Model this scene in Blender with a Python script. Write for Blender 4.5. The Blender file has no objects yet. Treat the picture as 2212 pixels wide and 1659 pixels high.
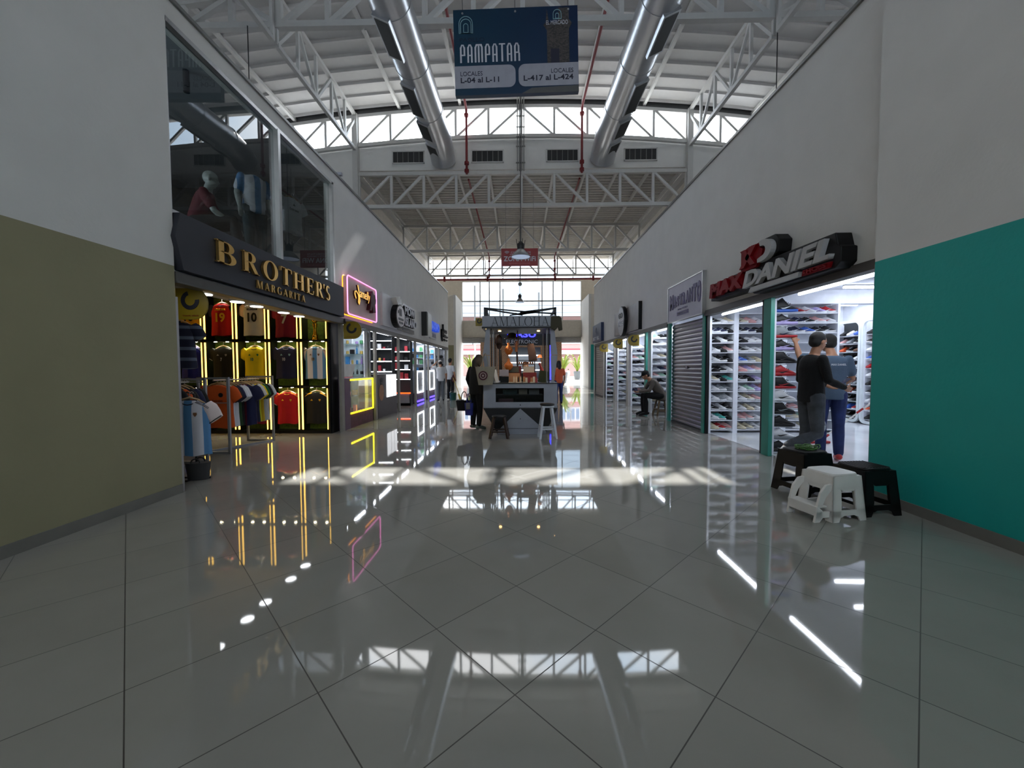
import bpy, math, random
from math import sin, cos, pi, radians as R
from mathutils import Vector as V, Matrix
random.seed(7)
SC = bpy.context.scene
COL = SC.collection
# ------------------------------------------------------------------ camera
CX, CY, F, H = 1106.0, 829.5, 860.0, 1.30
YAW, PITCH, ROLL = R(1.0), R(-2.36), R(0.22)
fw = V((-sin(YAW)*cos(PITCH), cos(YAW)*cos(PITCH), sin(PITCH)))
r0 = V((cos(YAW), sin(YAW), 0)); u0 = r0.cross(fw)
rt = r0*cos(ROLL) - u0*sin(ROLL); up = u0*cos(ROLL) + r0*sin(ROLL)
cam = bpy.data.cameras.new('camera'); camo = bpy.data.objects.new('camera', cam); COL.objects.link(camo)
cam.sensor_fit = 'HORIZONTAL'; cam.sensor_width = 36; cam.lens = 36*F/2212; cam.clip_end = 500; cam.clip_start = .05
camo.matrix_world = Matrix(((rt.x, up.x, -fw.x, 0), (rt.y, up.y, -fw.y, 0), (rt.z, up.z, -fw.z, H), (0, 0, 0, 1)))
SC.camera = camo
def at(px, py, X=None, Y=None, Z=None):      # where a sight line of the photograph meets a plane of the building
    d = rt*(px-CX)/F + up*(CY-py)/F + fw
    t = X/d.x if X is not None else Y/d.y if Y is not None else (Z-H)/d.z
    return V((d.x*t, d.y*t, H+d.z*t))
# ------------------------------------------------------------------ light
vs = SC.view_settings; vs.view_transform = 'Standard'; vs.look = 'None'; vs.gamma = 1; vs.exposure = 0.56
try: vs.use_curve_mapping = False
except Exception: pass
W = bpy.data.worlds.new('sky'); SC.world = W; W.use_nodes = True
nt = W.node_tree; nt.nodes.clear()
o_ = nt.nodes.new('ShaderNodeOutputWorld'); b_ = nt.nodes.new('ShaderNodeBackground')
ns_ = nt.nodes.new('ShaderNodeTexNoise'); rp_ = nt.nodes.new('ShaderNodeValToRGB'); tc_ = nt.nodes.new('ShaderNodeTexCoord')
ns_.inputs['Scale'].default_value = 2.2; ns_.inputs['Detail'].default_value = 5
rp_.color_ramp.elements[0].position = .42; rp_.color_ramp.elements[0].color = (.62, .80, 1, 1)
rp_.color_ramp.elements[1].position = .60; rp_.color_ramp.elements[1].color = (1, 1, 1, 1)
nt.links.new(tc_.outputs['Generated'], ns_.inputs['Vector']); nt.links.new(ns_.outputs['Fac'], rp_.inputs['Fac'])
nt.links.new(rp_.outputs['Color'], b_.inputs['Color']); nt.links.new(b_.outputs[0], o_.inputs[0])
SKY = 5.5
b_.inputs['Strength'].default_value = SKY
sl = bpy.data.lights.new('sun', 'SUN'); so = bpy.data.objects.new('sun', sl); COL.objects.link(so)
sl.energy = 8.5; sl.angle = R(.6); sl.color = (1, .98, .95)
so.location = (0, 40, 40); so.rotation_euler = (R(-45.5), 0, R(-2))      # 44.5 degrees high, straight down the corridor

# ------------------------------------------------------------------ materials
MT = {}
def mat(name, col=(.5, .5, .5), rough=.6, metal=0., emi=None, es=1., var=.06, scale=6., bump=0., spec=.5, coat=0., alpha=None):
    if name in MT: return MT[name]
    m = bpy.data.materials.new(name); m.use_nodes = True; n = m.node_tree; p = n.nodes['Principled BSDF']
    p.inputs['Roughness'].default_value = rough; p.inputs['Metallic'].default_value = metal
    p.inputs['Specular IOR Level'].default_value = spec
    if coat: p.inputs['Coat Weight'].default_value = coat; p.inputs['Coat Roughness'].default_value = .05
    tc = n.nodes.new('ShaderNodeTexCoord'); nz = n.nodes.new('ShaderNodeTexNoise'); nz.inputs['Scale'].default_value = scale
    nz.inputs['Detail'].default_value = 4
    n.links.new(tc.outputs['Object'], nz.inputs['Vector'])
    rp = n.nodes.new('ShaderNodeValToRGB')
    rp.color_ramp.elements[0].position = .3; rp.color_ramp.elements[1].position = .7
    rp.color_ramp.elements[0].color = tuple(c*(1-var) for c in col)+(1,); rp.color_ramp.elements[1].color = tuple(min(1, c*(1+var)) for c in col)+(1,)
    n.links.new(nz.outputs['Fac'], rp.inputs['Fac']); n.links.new(rp.outputs['Color'], p.inputs['Base Color'])
    if bump:
        b = n.nodes.new('ShaderNodeBump'); b.inputs['Strength'].default_value = bump; b.inputs['Distance'].default_value = .01
        n2 = n.nodes.new('ShaderNodeTexNoise'); n2.inputs['Scale'].default_value = scale*12
        n.links.new(tc.outputs['Object'], n2.inputs['Vector']); n.links.new(n2.outputs['Fac'], b.inputs['Height']); n.links.new(b.outputs[0], p.inputs['Normal'])
    if emi: p.inputs['Emission Color'].default_value = tuple(emi)+(1,); p.inputs['Emission Strength'].default_value = es
    MT[name] = m; return m
def rgb(r, g, b): return tuple(((c/255)/12.92 if c/255 <= .04045 else ((c/255+.055)/1.055)**2.4) for c in (r, g, b))
def glassmat(name, tint=(.9, .95, .95), gloss=1.0, base=.06, rough=.0):
    if name in MT: return MT[name]
    m = bpy.data.materials.new(name); m.use_nodes = True; n = m.node_tree; n.nodes.clear()
    o = n.nodes.new('ShaderNodeOutputMaterial'); mx = n.nodes.new('ShaderNodeMixShader'); t = n.nodes.new('ShaderNodeBsdfTransparent'); g = n.nodes.new('ShaderNodeBsdfGlossy')
    fw_ = n.nodes.new('ShaderNodeLayerWeight'); fw_.inputs['Blend'].default_value = .5; fr = n.nodes.new('ShaderNodeMath'); fr.operation = 'POWER'; fr.inputs[1].default_value = 4.2; n.links.new(fw_.outputs['Facing'], fr.inputs[0]); mm = n.nodes.new('ShaderNodeMath'); mm.operation = 'MULTIPLY_ADD'
    mm.inputs[1].default_value = gloss; mm.inputs[2].default_value = base; mm.use_clamp = True
    t.inputs['Color'].default_value = tuple(tint)+(1,); g.inputs['Roughness'].default_value = rough
    n.links.new(fr.outputs[0], mm.inputs[0]); n.links.new(mm.outputs[0], mx.inputs[0]); n.links.new(t.outputs[0], mx.inputs[1]); n.links.new(g.outputs[0], mx.inputs[2]); n.links.new(mx.outputs[0], o.inputs[0])
    MT[name] = m; return m
def floor_mat():
    m = bpy.data.materials.new('polished porcelain tiles'); m.use_nodes = True; n = m.node_tree; L = n.links; p = n.nodes['Principled BSDF']
    def N(t, **k):
        x = n.nodes.new(t)
        for a, b in k.items(): setattr(x, a, b)
        return x
    def M_(op, a, b=None):
        x = N('ShaderNodeMath', operation=op)
        for i, q in enumerate((a, b)):
            if q is None: continue
            if isinstance(q, (int, float)): x.inputs[i].default_value = q
            else: L.new(q, x.inputs[i])
        return x.outputs[0]
    tc = N('ShaderNodeTexCoord'); sp = N('ShaderNodeSeparateXYZ'); L.new(tc.outputs['Object'], sp.inputs[0])
    X, Y = sp.outputs['X'], sp.outputs['Y']; q = .5586
    u = M_('DIVIDE', M_('SUBTRACT', M_('MULTIPLY', M_('ADD', X, Y), .70711), 1.068), q)
    v = M_('DIVIDE', M_('SUBTRACT', M_('MULTIPLY', M_('SUBTRACT', Y, X), .70711), 1.096), q)
    def line(a):
        d = M_('ABSOLUTE', M_('SUBTRACT', M_('FRACT', a), .5)); return M_('GREATER_THAN', d, .5-.0042)
    g = M_('MAXIMUM', line(u), line(v))
    cb = N('ShaderNodeCombineXYZ'); L.new(M_('FLOOR', u), cb.inputs[0]); L.new(M_('FLOOR', v), cb.inputs[1])
    wn = N('ShaderNodeTexWhiteNoise'); wn.noise_dimensions = '2D'; L.new(cb.outputs[0], wn.inputs['Vector'])
    nz = N('ShaderNodeTexNoise'); nz.inputs['Scale'].default_value = 3; nz.inputs['Detail'].default_value = 8; L.new(tc.outputs['Object'], nz.inputs['Vector'])
    rp = N('ShaderNodeValToRGB'); rp.color_ramp.elements[0].color = (.268, .262, .236, 1); rp.color_ramp.elements[1].color = (.345, .337, .308, 1)
    L.new(M_('ADD', M_('MULTIPLY', nz.outputs['Fac'], .7), M_('MULTIPLY', wn.outputs['Value'], .3)), rp.inputs['Fac'])
    mx = N('ShaderNodeMix', data_type='RGBA'); L.new(g, mx.inputs[0]); L.new(rp.outputs[0], mx.inputs[6]); mx.inputs[7].default_value = (.05, .047, .04, 1)
    L.new(mx.outputs[2], p.inputs['Base Color'])
    L.new(M_('ADD', M_('MULTIPLY', g, .5), .035), p.inputs['Roughness'])
    p.inputs['IOR'].default_value = 1.55
    # each tile lies a hair out of level, and the polish is very slightly wavy
    bn = N('ShaderNodeTexNoise'); bn.inputs['Scale'].default_value = 1.4; bn.inputs['Detail'].default_value = 1; L.new(tc.outputs['Object'], bn.inputs['Vector'])
    bp = N('ShaderNodeBump'); bp.inputs['Strength'].default_value = .05; bp.inputs['Distance'].default_value = .012
    L.new(M_('ADD', M_('MULTIPLY', g, -.12), bn.outputs['Fac']), bp.inputs['Height']); L.new(bp.outputs[0], p.inputs['Normal'])
    return m
WH = mat('white painted plaster', rgb(222, 221, 218), .85, bump=.15, scale=2.5, var=.03)
OLV = mat('olive paint', rgb(152, 147, 116), .7, bump=.2, scale=2, var=.04)
TEAL = mat('teal paint', rgb(18, 168, 160), .55, bump=.2, scale=2, var=.04)
TEALM = mat('teal metal', rgb(46, 140, 124), .45, var=.05)
STEEL = mat('white painted steel', rgb(200, 199, 196), .5, var=.03)
DARK = mat('dark metal', rgb(30, 31, 34), .5)
BLK = mat('black plastic', rgb(12, 12, 14), .5, spec=.3)
BLKF = mat('black fabric', rgb(14, 14, 16), .95, bump=.3)
GREYM = mat('grey metal', rgb(140, 140, 138), .4, metal=.6)
ALU = mat('brushed aluminium', rgb(190, 190, 190), .35, metal=.8)
WPL = mat('white plastic', rgb(225, 224, 220), .4)
WPAINT = mat('white enamel', rgb(228, 230, 235), .35)
REDP = mat('red pipe paint', rgb(120, 22, 28), .5)
def spot(name, loc, e, c=(1, 1, 1), ang=110, r=.02):
    l = bpy.data.lights.new(name, 'SPOT'); l.energy = e; l.color = c; l.spot_size = R(ang); l.spot_blend = .8; l.shadow_soft_size = r
    o = bpy.data.objects.new(name, l); COL.objects.link(o); o.location = loc; return o
def area(name, loc, sx, sy, e, c=(1, 1, 1), rot=(0, 0, 0)):       # the light of a tube or lamp, right at its glowing face
    l = bpy.data.lights.new(name, 'AREA'); l.shape = 'RECTANGLE'; l.size = sx; l.size_y = sy; l.energy = e; l.color = c
    o = bpy.data.objects.new(name, l); COL.objects.link(o); o.location = loc; o.rotation_euler = rot; return o
# ------------------------------------------------------------------ mesh helpers
class MB:
    def __init__(s): s.v = []; s.f = []; s.mi = []; s.sm = []
    def add(s, vs_, fs, mi=0, sm=False):
        o = len(s.v); s.v += [tuple(q) for q in vs_]
        for f in fs: s.f.append(tuple(i+o for i in f)); s.mi.append(mi); s.sm.append(sm)
        return s
    def box(s, x0, x1, y0, y1, z0, z1, mi=0):
        return s.add([(x, y, z) for z in (z0, z1) for y in (y0, y1) for x in (x0, x1)], [(0, 2, 3, 1), (4, 5, 7, 6), (0, 1, 5, 4), (2, 6, 7, 3), (0, 4, 6, 2), (1, 3, 7, 5)], mi)
    def bar(s, p, q, w, h=None, mi=0, upv=(0, 0, 1)):
        p, q = V(p), V(q); h = h or w; d = (q-p).normalized(); u = V(upv)
        if abs(d.dot(u)) > .98: u = V((0, 1, 0)) if abs(d.y) < .9 else V((1, 0, 0))
        a = d.cross(u).normalized(); b = a.cross(d).normalized()
        vs_ = [c+a*i*w/2+b*j*h/2 for c in (p, q) for j in (-1, 1) for i in (-1, 1)]
        return s.add(vs_, [(0, 2, 3, 1), (4, 5, 7, 6), (0, 1, 5, 4), (2, 6, 7, 3), (0, 4, 6, 2), (1, 3, 7, 5)], mi)
    def loft(s, rings, mi=0, caps=True, sm=True, closed=True):
        n = len(rings[0]); vs_ = [p for r in rings for p in r]; fs = []
        for i in range(len(rings)-1):
            for j in range(n if closed else n-1):
                k = (j+1) % n; fs.append((i*n+j, i*n+k, (i+1)*n+k, (i+1)*n+j))
        s.add(vs_, fs, mi, sm)
        if caps:
            s.add(rings[0], [tuple(range(n))[::-1]], mi); s.add(rings[-1], [tuple(range(n))], mi)
        return s
    def tube(s, pts, r, n=8, mi=0, caps=True, side=None, flat=1.0):
        pts = [V(p) for p in pts]; rr = r if isinstance(r, (list, tuple)) else [r]*len(pts); rings = []; a = None
        for i, p in enumerate(pts):
            d = (pts[min(i+1, len(pts)-1)]-pts[max(i-1, 0)]).normalized()
            if a is None:
                u = V(side) if side else (V((0, 0, 1)) if abs(d.z) < .9 else V((1, 0, 0)))
                a = d.cross(u).cross(d).normalized() if side else d.cross(u).normalized()
            else: a = (a-d*a.dot(d)).normalized()
            b = d.cross(a).normalized()
            rings.append([p+a*rr[i]*cos(2*pi*k/n)+b*rr[i]*flat*sin(2*pi*k/n) for k in range(n)])
        return s.loft(rings, mi, caps)
    def lathe(s, prof, n=20, c=(0, 0, 0), mi=0, caps=True, ax=None):
        c = V(c); rings = [[c+V((r*cos(2*pi*k/n), r*sin(2*pi*k/n), z)) for k in range(n)] for r, z in prof]
        if ax == 'y': rings = [[c+V((q.x-c.x, q.z-c.z, q.y-c.y)) for q in r][::-1] for r in rings]
        if ax == 'x': rings = [[c+V((q.z-c.z, q.x-c.x, q.y-c.y)) for q in r] for r in rings]
        return s.loft(rings, mi, caps)
    def ball(s, c, r, n=12, m=8, mi=0, rot=None):
        c = V(c); rx, ry, rz = r if isinstance(r, (list, tuple)) else (r, r, r); rings = []
        for i in range(m+1):
            a = pi*(i/m)*.98+.01*pi
            ring = [V((rx*sin(a)*cos(2*pi*k/n), ry*sin(a)*sin(2*pi*k/n), -rz*cos(a))) for k in range(n)]
            rings.append([c+(rot @ q if rot else q) for q in ring])
        return s.loft(rings, mi, True)
    def prism(s, pts, fn, d, mi=0):      # polygon pts (u,v) -> fn(u,v,w), w from 0 to d
        n = len(pts); a = [fn(u, v, 0) for u, v in pts]; b = [fn(u, v, d) for u, v in pts]
        s.add(a+b, [tuple(range(n))[::-1], tuple(range(n, 2*n))]+[(i, (i+1) % n, (i+1) % n+n, i+n) for i in range(n)], mi)
        return s
    def mesh(s, name, mats):
        me = bpy.data.meshes.new(name); me.from_pydata(s.v, [], s.f); me.validate()
        if len(me.polygons) == len(s.f):
            me.polygons.foreach_set('material_index', s.mi); me.polygons.foreach_set('use_smooth', s.sm)
        for m in (mats if isinstance(mats, (list, tuple)) else [mats]): me.materials.append(m)
        return me
    def build(s, name, mats, parent=None, label=None, cat=None, group=None, kind=None, bev=0, org=None, nrm=True):
        if parent is None and s.v:
            if org is None:
                xs, ys, zs = zip(*s.v); org = ((min(xs)+max(xs))/2, (min(ys)+max(ys))/2, min(zs))
            s.v = [(x-org[0], y-org[1], z-org[2]) for x, y, z in s.v]
        me = s.mesh(name, mats)
        if nrm:
            import bmesh
            bm = bmesh.new(); bm.from_mesh(me); bmesh.ops.recalc_face_normals(bm, faces=bm.faces); bm.to_mesh(me); bm.free()
        o = bpy.data.objects.new(name, me); COL.objects.link(o)
        if parent is not None: o.parent = parent
        elif org is not None: o.location = org
        tag(o, label, cat, group, kind)
        if bev:
            b = o.modifiers.new('bevel', 'BEVEL'); b.width = bev; b.segments = 2; b.limit_method = 'ANGLE'
        return o
def tag(o, label=None, cat=None, group=None, kind=None):
    if label: o['label'] = label
    if cat: o['category'] = cat
    if group: o['group'] = group
    if kind: o['kind'] = kind
    return o
def E(name, label, cat, loc=(0, 0, 0), rz=0, group=None):
    o = bpy.data.objects.new(name, None); COL.objects.link(o); o.empty_display_size = .1
    o.location = loc; o.rotation_euler = (0, 0, rz); return tag(o, label, cat, group)
def copy_tree(o, parent=None):
    c = o.copy(); COL.objects.link(c)
    if parent: c.parent = parent
    for ch in list(o.children): copy_tree(ch, c)
    return c
def bake(o):           # replace an object's mesh by its modified one
    dg = bpy.context.evaluated_depsgraph_get(); me = bpy.data.meshes.new_from_object(o.evaluated_get(dg)); o.modifiers.clear(); o.data = me
def txt(s, parent, m, pos, u, v, h=None, w=None, depth=.01, shear=0, bold=0, name='lettering', label=None):
    # lettering: starts at pos, runs along u, stands up along v, faces u x v
    cu = bpy.data.curves.new('t', 'FONT'); cu.body = s; cu.size = 1; cu.extrude = .5; cu.shear = shear; cu.offset = bold; cu.resolution_u = 3
    to = bpy.data.objects.new('t', cu); COL.objects.link(to); dg = bpy.context.evaluated_depsgraph_get()
    me = bpy.data.meshes.new_from_object(to.evaluated_get(dg)); bpy.data.objects.remove(to); bpy.data.curves.remove(cu)
    xs = [q.co.x for q in me.vertices]; ys = [q.co.y for q in me.vertices]
    if not xs: return None
    x0, x1, y0, y1 = min(xs), max(xs), min(ys), max(ys); sy = (h or 1)/(y1-y0) if h else w/(x1-x0); sx = w/(x1-x0) if w else sy
    u, v = V(u), V(v); nn = u.cross(v).normalized(); pos = V(pos)
    for q in me.vertices: q.co = pos+u*((q.co.x-x0)*sx)+v*((q.co.y-y0)*sy)+nn*((q.co.z+.5)*depth)
    me.materials.clear(); me.materials.append(m); me.name = name
    o = bpy.data.objects.new(name, me); COL.objects.link(o); o.parent = parent
    if label: o['label'] = label
    return o
# serif capitals cut out as stems, hairlines and bowls; unit height, returns (polygons, width)
def glyph(ch, T=.17, t=.05):
    P = []
    def st(x0, y0, x1, y1, w): P.append([(x0-w/2, y0), (x0+w/2, y0), (x1+w/2, y1), (x1-w/2, y1)])
    def sf(x, y, w=.3): P.append([(x-w/2, y), (x+w/2, y), (x+w/2, y+.04), (x-w/2, y+.04)] if y < .5 else [(x-w/2, y-.04), (x+w/2, y-.04), (x+w/2, y), (x-w/2, y)])
    def hb(x0, x1, y, w=None): w = w or t; P.append([(x0, y-w/2), (x1, y-w/2), (x1, y+w/2), (x0, y+w/2)])
    def arc(cx, cy, rx, ry, a0, a1, k=14, T2=None):
        T2 = T2 or T
        for i in range(k):
            a, b = R(a0+(a1-a0)*i/k), R(a0+(a1-a0)*(i+1)/k)
            P.append([(cx+rx*cos(a), cy+ry*sin(a)), (cx+rx*cos(b), cy+ry*sin(b)), (cx+(rx-T2)*cos(b), cy+(ry-t)*sin(b)), (cx+(rx-T2)*cos(a), cy+(ry-t)*sin(a))])
    w = .8
    if ch == 'A': st(.1, 0, .42, 1, t); st(.74, 0, .42, 1, T); hb(.2, .62, .33); sf(.1, 0, .26); sf(.76, 0, .32); w = .86
    elif ch == 'M': st(.12, 0, .16, 1, t); st(.16, 1, .48, 0, T); st(.48, 0, .82, 1, t); st(.86, 0, .84, 1, T); sf(.12, 0, .26); sf(.88, 0, .34); sf(.12, 1, .24); sf(.86, 1, .28); w = 1.02
    elif ch == 'L': st(.18, 0, .18, 1, T); sf(.18, 1); hb(.03, .62, .025); st(.6, 0, .62, .28, t); w = .68
    elif ch == 'O': arc(.42, .5, .42, .52, 0, 360, 28); w = .86
    elif ch == 'H': st(.16, 0, .16, 1, T); st(.68, 0, .68, 1, T); hb(.16, .68, .52); [sf(x, y, .32) for x in (.16, .68) for y in (0, 1)]; w = .86
    elif ch == 'I': st(.16, 0, .16, 1, T); sf(.16, 0); sf(.16, 1); w = .34
    elif ch == 'T': st(.38, 0, .38, 1, T); sf(.38, 0); hb(.02, .74, .975); st(.04, 1, .02, .76, t); st(.72, 1, .74, .76, t); w = .76
    elif ch == 'E': st(.18, 0, .18, 1, T); hb(.03, .64, .975); hb(.03, .66, .025); hb(.18, .5, .52); st(.62, 1, .64, .76, t); st(.64, 0, .68, .26, t); st(.5, .42, .5, .62, t); w = .7
    elif ch in 'BRP':
        st(.18, 0, .18, 1, T); hb(.03, .4, .975); hb(.18, .4, .52); arc(.38, .75, .27, .25, -90, 90)
        if ch == 'B': hb(.03, .42, .025); arc(.4, .27, .32, .27, -90, 90); w = .76
        else: sf(.18, 0)
        if ch == 'R': st(.42, .5, .7, 0, T); sf(.72, 0, .26); w = .84
    elif ch == 'G': arc(.44, .5, .42, .52, 40, 320, 24); st(.76, .05, .76, .42, T*.9); sf(.74, .42, .3); w = .9
    elif ch == 'S': arc(.32, .745, .27, .26, 30, 270, 16); arc(.32, .255, .29, .26, -150, 90, 16); w = .64
    elif ch == "'": P.append([(.06, .7), (.1, .7), (.18, 1), (.02, 1)]); w = .26
    return P, w
def serif(s, parent, m, pos, u, v, h, w, depth, T=.17, t=.05, gap=.12, name='lettering', single=False):
    x = 0; lay = []
    for ch in s: P, cw = glyph(ch, T, t); lay.append((x, P, ch)); x += cw+gap
    tot = x-gap; u, v = V(u), V(v); nn = u.cross(v).normalized(); pos = V(pos); sx = w/tot
    mb = MB()
    for x, P, ch in lay:
        for poly in P: mb.prism(poly, lambda a, b, c: pos+u*((x+a)*sx)+v*(b*h)+nn*c, depth)
    return mb.build(name, m, parent)
# ================================================================== the building
def struct(name, mb, m, bev=0, org=(0, 0, 0)): return mb.build(name, m, kind='structure', bev=bev, org=org)
XC = .12                                            # axis of the high roof
struct('floor', MB().box(-14, 14, -14, 29.2, -.3, 0), floor_mat())
# --- corridor walls: painted near panels, plaster fronts with the shop openings below
def near_wall(name, x0, x1, ye, ys, colr, zc):
    struct(name, MB().box(x0, x1, ys, ye, zc, 5.1, 0).box(x0, x1, ys, ye, 0, zc, 1), [WH, colr])
near_wall('wall_near_left', -3.75, -3.55, 4.09, -14, OLV, 2.36)
near_wall('wall_near_right', 3.46, 3.66, 3.97, -14, TEAL, 2.31)
BASE = mat('grey baseboard', rgb(120, 118, 112), .35)
struct('baseboard_left', MB().box(-3.55, -3.538, -6, 4.085, 0, .09), BASE)
struct('baseboard_right', MB().box(3.448, 3.46, -6, 3.965, 0, .09), BASE)
struct('trim_1', MB().box(-3.60, -3.56, 4.09, 4.13, 0, 2.05), ALU)
struct('trim_2', MB().box(3.50, 3.55, 3.97, 4.02, 0, 2.3), GREYM)
# left front wall, with the big mezzanine window of the first shop cut out of it
wl = MB(); wl.box(-3.75, -3.6, 4.09, 7.75, 4.86, 5.1); wl.box(-3.75, -3.6, 4.09, 7.75, 2.3, 2.93); wl.box(-3.75, -3.6, 7.75, 20.2, 2.3, 5.1)
struct('wall_left', wl, WH)
struct('wall_right', MB().box(3.6, 3.75, 3.97, 19.1, 2.36, 5.1), WH)
struct('trim_3', MB().box(-3.79, -3.57, 4.0, 20.25, 5.1, 5.14), GREYM)
struct('trim_4', MB().box(3.57, 3.79, -6, 19.15, 5.1, 5.14), GREYM)
# slabs over the shops and the walls between the shops
SHOPW = mat('shop wall white', rgb(225, 228, 235), .6); SHOPD = mat('shop wall charcoal', rgb(46, 50, 54), .6); SHOPG = mat('shop wall grey', rgb(150, 152, 156), .6)
SLAB = mat('shop ceiling', rgb(214, 217, 226), .7)
struct('ceiling_shops_left', MB().box(-8.2, -3.75, 4.0, 20.2, 2.78, 2.9), SLAB)
struct('ceiling_shops_right', MB().box(3.75, 9.2, 3.6, 19.1, 2.78, 2.9), SLAB)
struct('ceiling_roofs', MB().box(-14, -3.75, 4.0, 20.2, 4.98, 5.08).box(3.75, 14, 3.5, 19.1, 4.98, 5.08).box(-14, -3.75, -14, 4.0, 4.98, 5.08).box(3.66, 14, -14, 3.5, 4.98, 5.08), SHOPG)
def partition(name, x0, x1, y, z1=2.8, m=SHOPW, t=.06): struct(name, MB().box(min(x0, x1), max(x0, x1), y-t, y+t, 0, z1), m)
YL = [8.09, 10.0, 11.95, 13.9, 15.9, 17.95, 20.2]
YR = [5.8, 7.9, 9.68, 11.5, 13.4, 15.2, 17.1, 19.1]
partition('wall_shop_1', -8, -3.75, 3.98, m=SHOPD); partition('wall_shop_2', -8, -3.75, 8.2, 5.0, SHOPD)
struct('wall_shop_back_left', MB().box(-8.2, -8.0, 4, 20.2, 0, 5), SHOPD)
for i, (y, m) in enumerate(zip(YL[1:], (SHOPG, SHOPD, SHOPD, SHOPW, SHOPW, SHOPG))): partition(f'wall_shop_{i+3}', -8, -3.75, y+.02, 2.8, m, .03)
struct('wall_shop_back_right', MB().box(8.05, 8.2, 3.6, 19.1, 0, 2.8), SHOPW)
struct('wall_shoe_shop_front', MB().box(3.66, 8.1, 3.62, 3.78, 0, 2.8), SHOPW)
partition('wall_shop_9', 3.75, 8.05, 10.15, m=SHOPW)
partition('wall_shop_10', 3.75, 6.25, 8.16, m=SHOPW, t=.03)
for i, y in enumerate(YR[3:]): partition(f'wall_shop_{i+11}', 3.75, 8.05, y+.3, 2.8, SHOPW, .03)
# shop floor of the near right shop: marbled white
MARB = mat('white marbled tile', (.72, .75, .78), .08, var=.12, scale=1.1)
struct('floor_shoe_shop', MB().box(3.72, 8.05, 3.8, 10.1, 0, .004), MARB)
# --- posts between the shop fronts
def post(i, x, y, w, m, z1, d=.06): struct(f'trim_{i}', MB().box(min(x, x+d), max(x, x+d), y-w/2, y+w/2, 0, z1), m, .004)
POSTG = mat('beige post', rgb(150, 146, 138), .5)
k = 10
for y in YL[:-1]: post(k, -3.66, y, .12, POSTG, 2.32); k += 1
for y, w in ((5.87, .17), (7.86, .11), (9.68, .12), (11.45, .14)): post(k, 3.6, y, w, TEALM, 2.38); k += 1
for y in (13.4, 15.2, 17.1, 19.02): post(k, 3.6, y, .09, POSTG, 2.38); k += 1
for x, y in ((3.62, 5.985), (3.62, 7.78)): struct(f'trim_{k}', MB().box(x, x+.05, y-.035, y+.035, 0, 2.36), BLK); k += 1
# door rails above the openings
struct('trim_40', MB().box(-3.72, -3.54, 4.1, 8.03, 2.2, 2.31).box(-3.6, -3.53, 4.1, 8.03, 2.19, 2.21), mat('shutter rail', rgb(92, 90, 86), .5, metal=.5), .004)
struct('trim_41', MB().box(-3.70, -3.56, 8.16, 20.15, 2.22, 2.32), MT['shutter rail'])
struct('trim_42', MB().box(3.58, 3.72, 3.99, 7.80, 2.28, 2.38), MT['shutter rail'])
struct('trim_43', MB().box(3.58, 3.72, 9.74, 19.0, 2.28, 2.38), MT['shutter rail'])
# --- high roof: overlapping deck sheets on an arch, purlins, clerestory, trusses
def zr(x, c=11.32): return c-(x-XC)**2/134
ROOFM = mat('white roof deck', rgb(206, 204, 202), .8, var=.02); SOFF = mat('roof edge', rgb(88, 88, 88), .8)
rf = MB(); xs = [XC+i*1.0 for i in range(-13, 14)]
y = -9.9
while y < 15.5:
    y2 = y+.6
    rf.loft([[V((x, y, zr(x)+.10)), V((x, y+.5, zr(x)+.06)), V((x, y+.54, zr(x))), V((x, y2, zr(x))), V((x, y2, zr(x)+.13)), V((x, y, zr(x)+.13))] for x in xs], 0, True, False); y = y2
struct('ceiling_high', rf, ROOFM)
def arch(y0, y1, za, zb, x0=-12, x1=12, n=24):       # solid band following the arch between two heights
    return [[V((x, yy, zz)) for yy, zz in ((y0, za(x)), (y1, za(x)), (y1, zb(x)), (y0, zb(x)))] for x in [x0+(x1-x0)*i/n for i in range(n+1)]]
top = lambda x: 11.06-(x-XC)**2/134; sill = lambda x: 10.04-(x-XC)**2/134
cw = MB(); cw.loft(arch(15.5, 15.68, lambda x: 8.86, sill, XC-6.4, XC+6.4), 0, True, False)
cw.loft(arch(15.5, 15.68, lambda x: 5.0, sill, -12, XC-6.4, 8), 0, True, False); cw.loft(arch(15.5, 15.68, lambda x: 5.0, sill, XC+6.4, 12.2, 8), 0, True, False)
struct('wall_clerestory', cw, WH)
struct('trim_44', MB().loft(arch(15.4, 15.6, lambda x: top(x)+.14, lambda x: zr(x)+.12), 0, True, False), SOFF)
struct('wall_high_left', MB().box(-12.2, -12, -10, 15.7, 5, 10.6), WH); struct('wall_high_right', MB().box(12.2, 12.4, -10, 15.7, 5, 10.6), WH)
struct('wall_light_block', MB().box(-12.4, 12.4, -10.2, -10, 0, 9.4), WH)  # unseen wall added behind the camera to hold back daylight; the hall really continues
def truss(name, label, pts_top, pts_bot, w=.11, group=None, diag=None, web=.085):
    # chords through matching top and bottom points, verticals and diagonals between them
    t = E(name, label, 'truss', tuple(pts_bot[0]), 0, group); o = V(pts_bot[0]); n = len(pts_top)
    tp = [V(p)-o for p in pts_top]; bp = [V(p)-o for p in pts_bot]
    a = MB(); b = MB(); c = MB(); d = MB()
    for i in range(n-1): a.bar(tp[i], tp[i+1], w); b.bar(bp[i], bp[i+1], w)
    a.build('top_chord', STEEL, t); b.build('bottom_chord', STEEL, t)
    for i in range(n): MB().bar(bp[i], tp[i], web, web).build('upright', STEEL, t)
    for i in range(n-1):
        rise = diag(i) if diag else (i < (n-1)/2)
        MB().bar(bp[i] if rise else tp[i], tp[i+1] if rise else bp[i+1], web*.95, web*.95).build('diagonal', STEEL, t)
    return t
X10 = [XC-6.2+1.24*i for i in range(11)]
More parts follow.
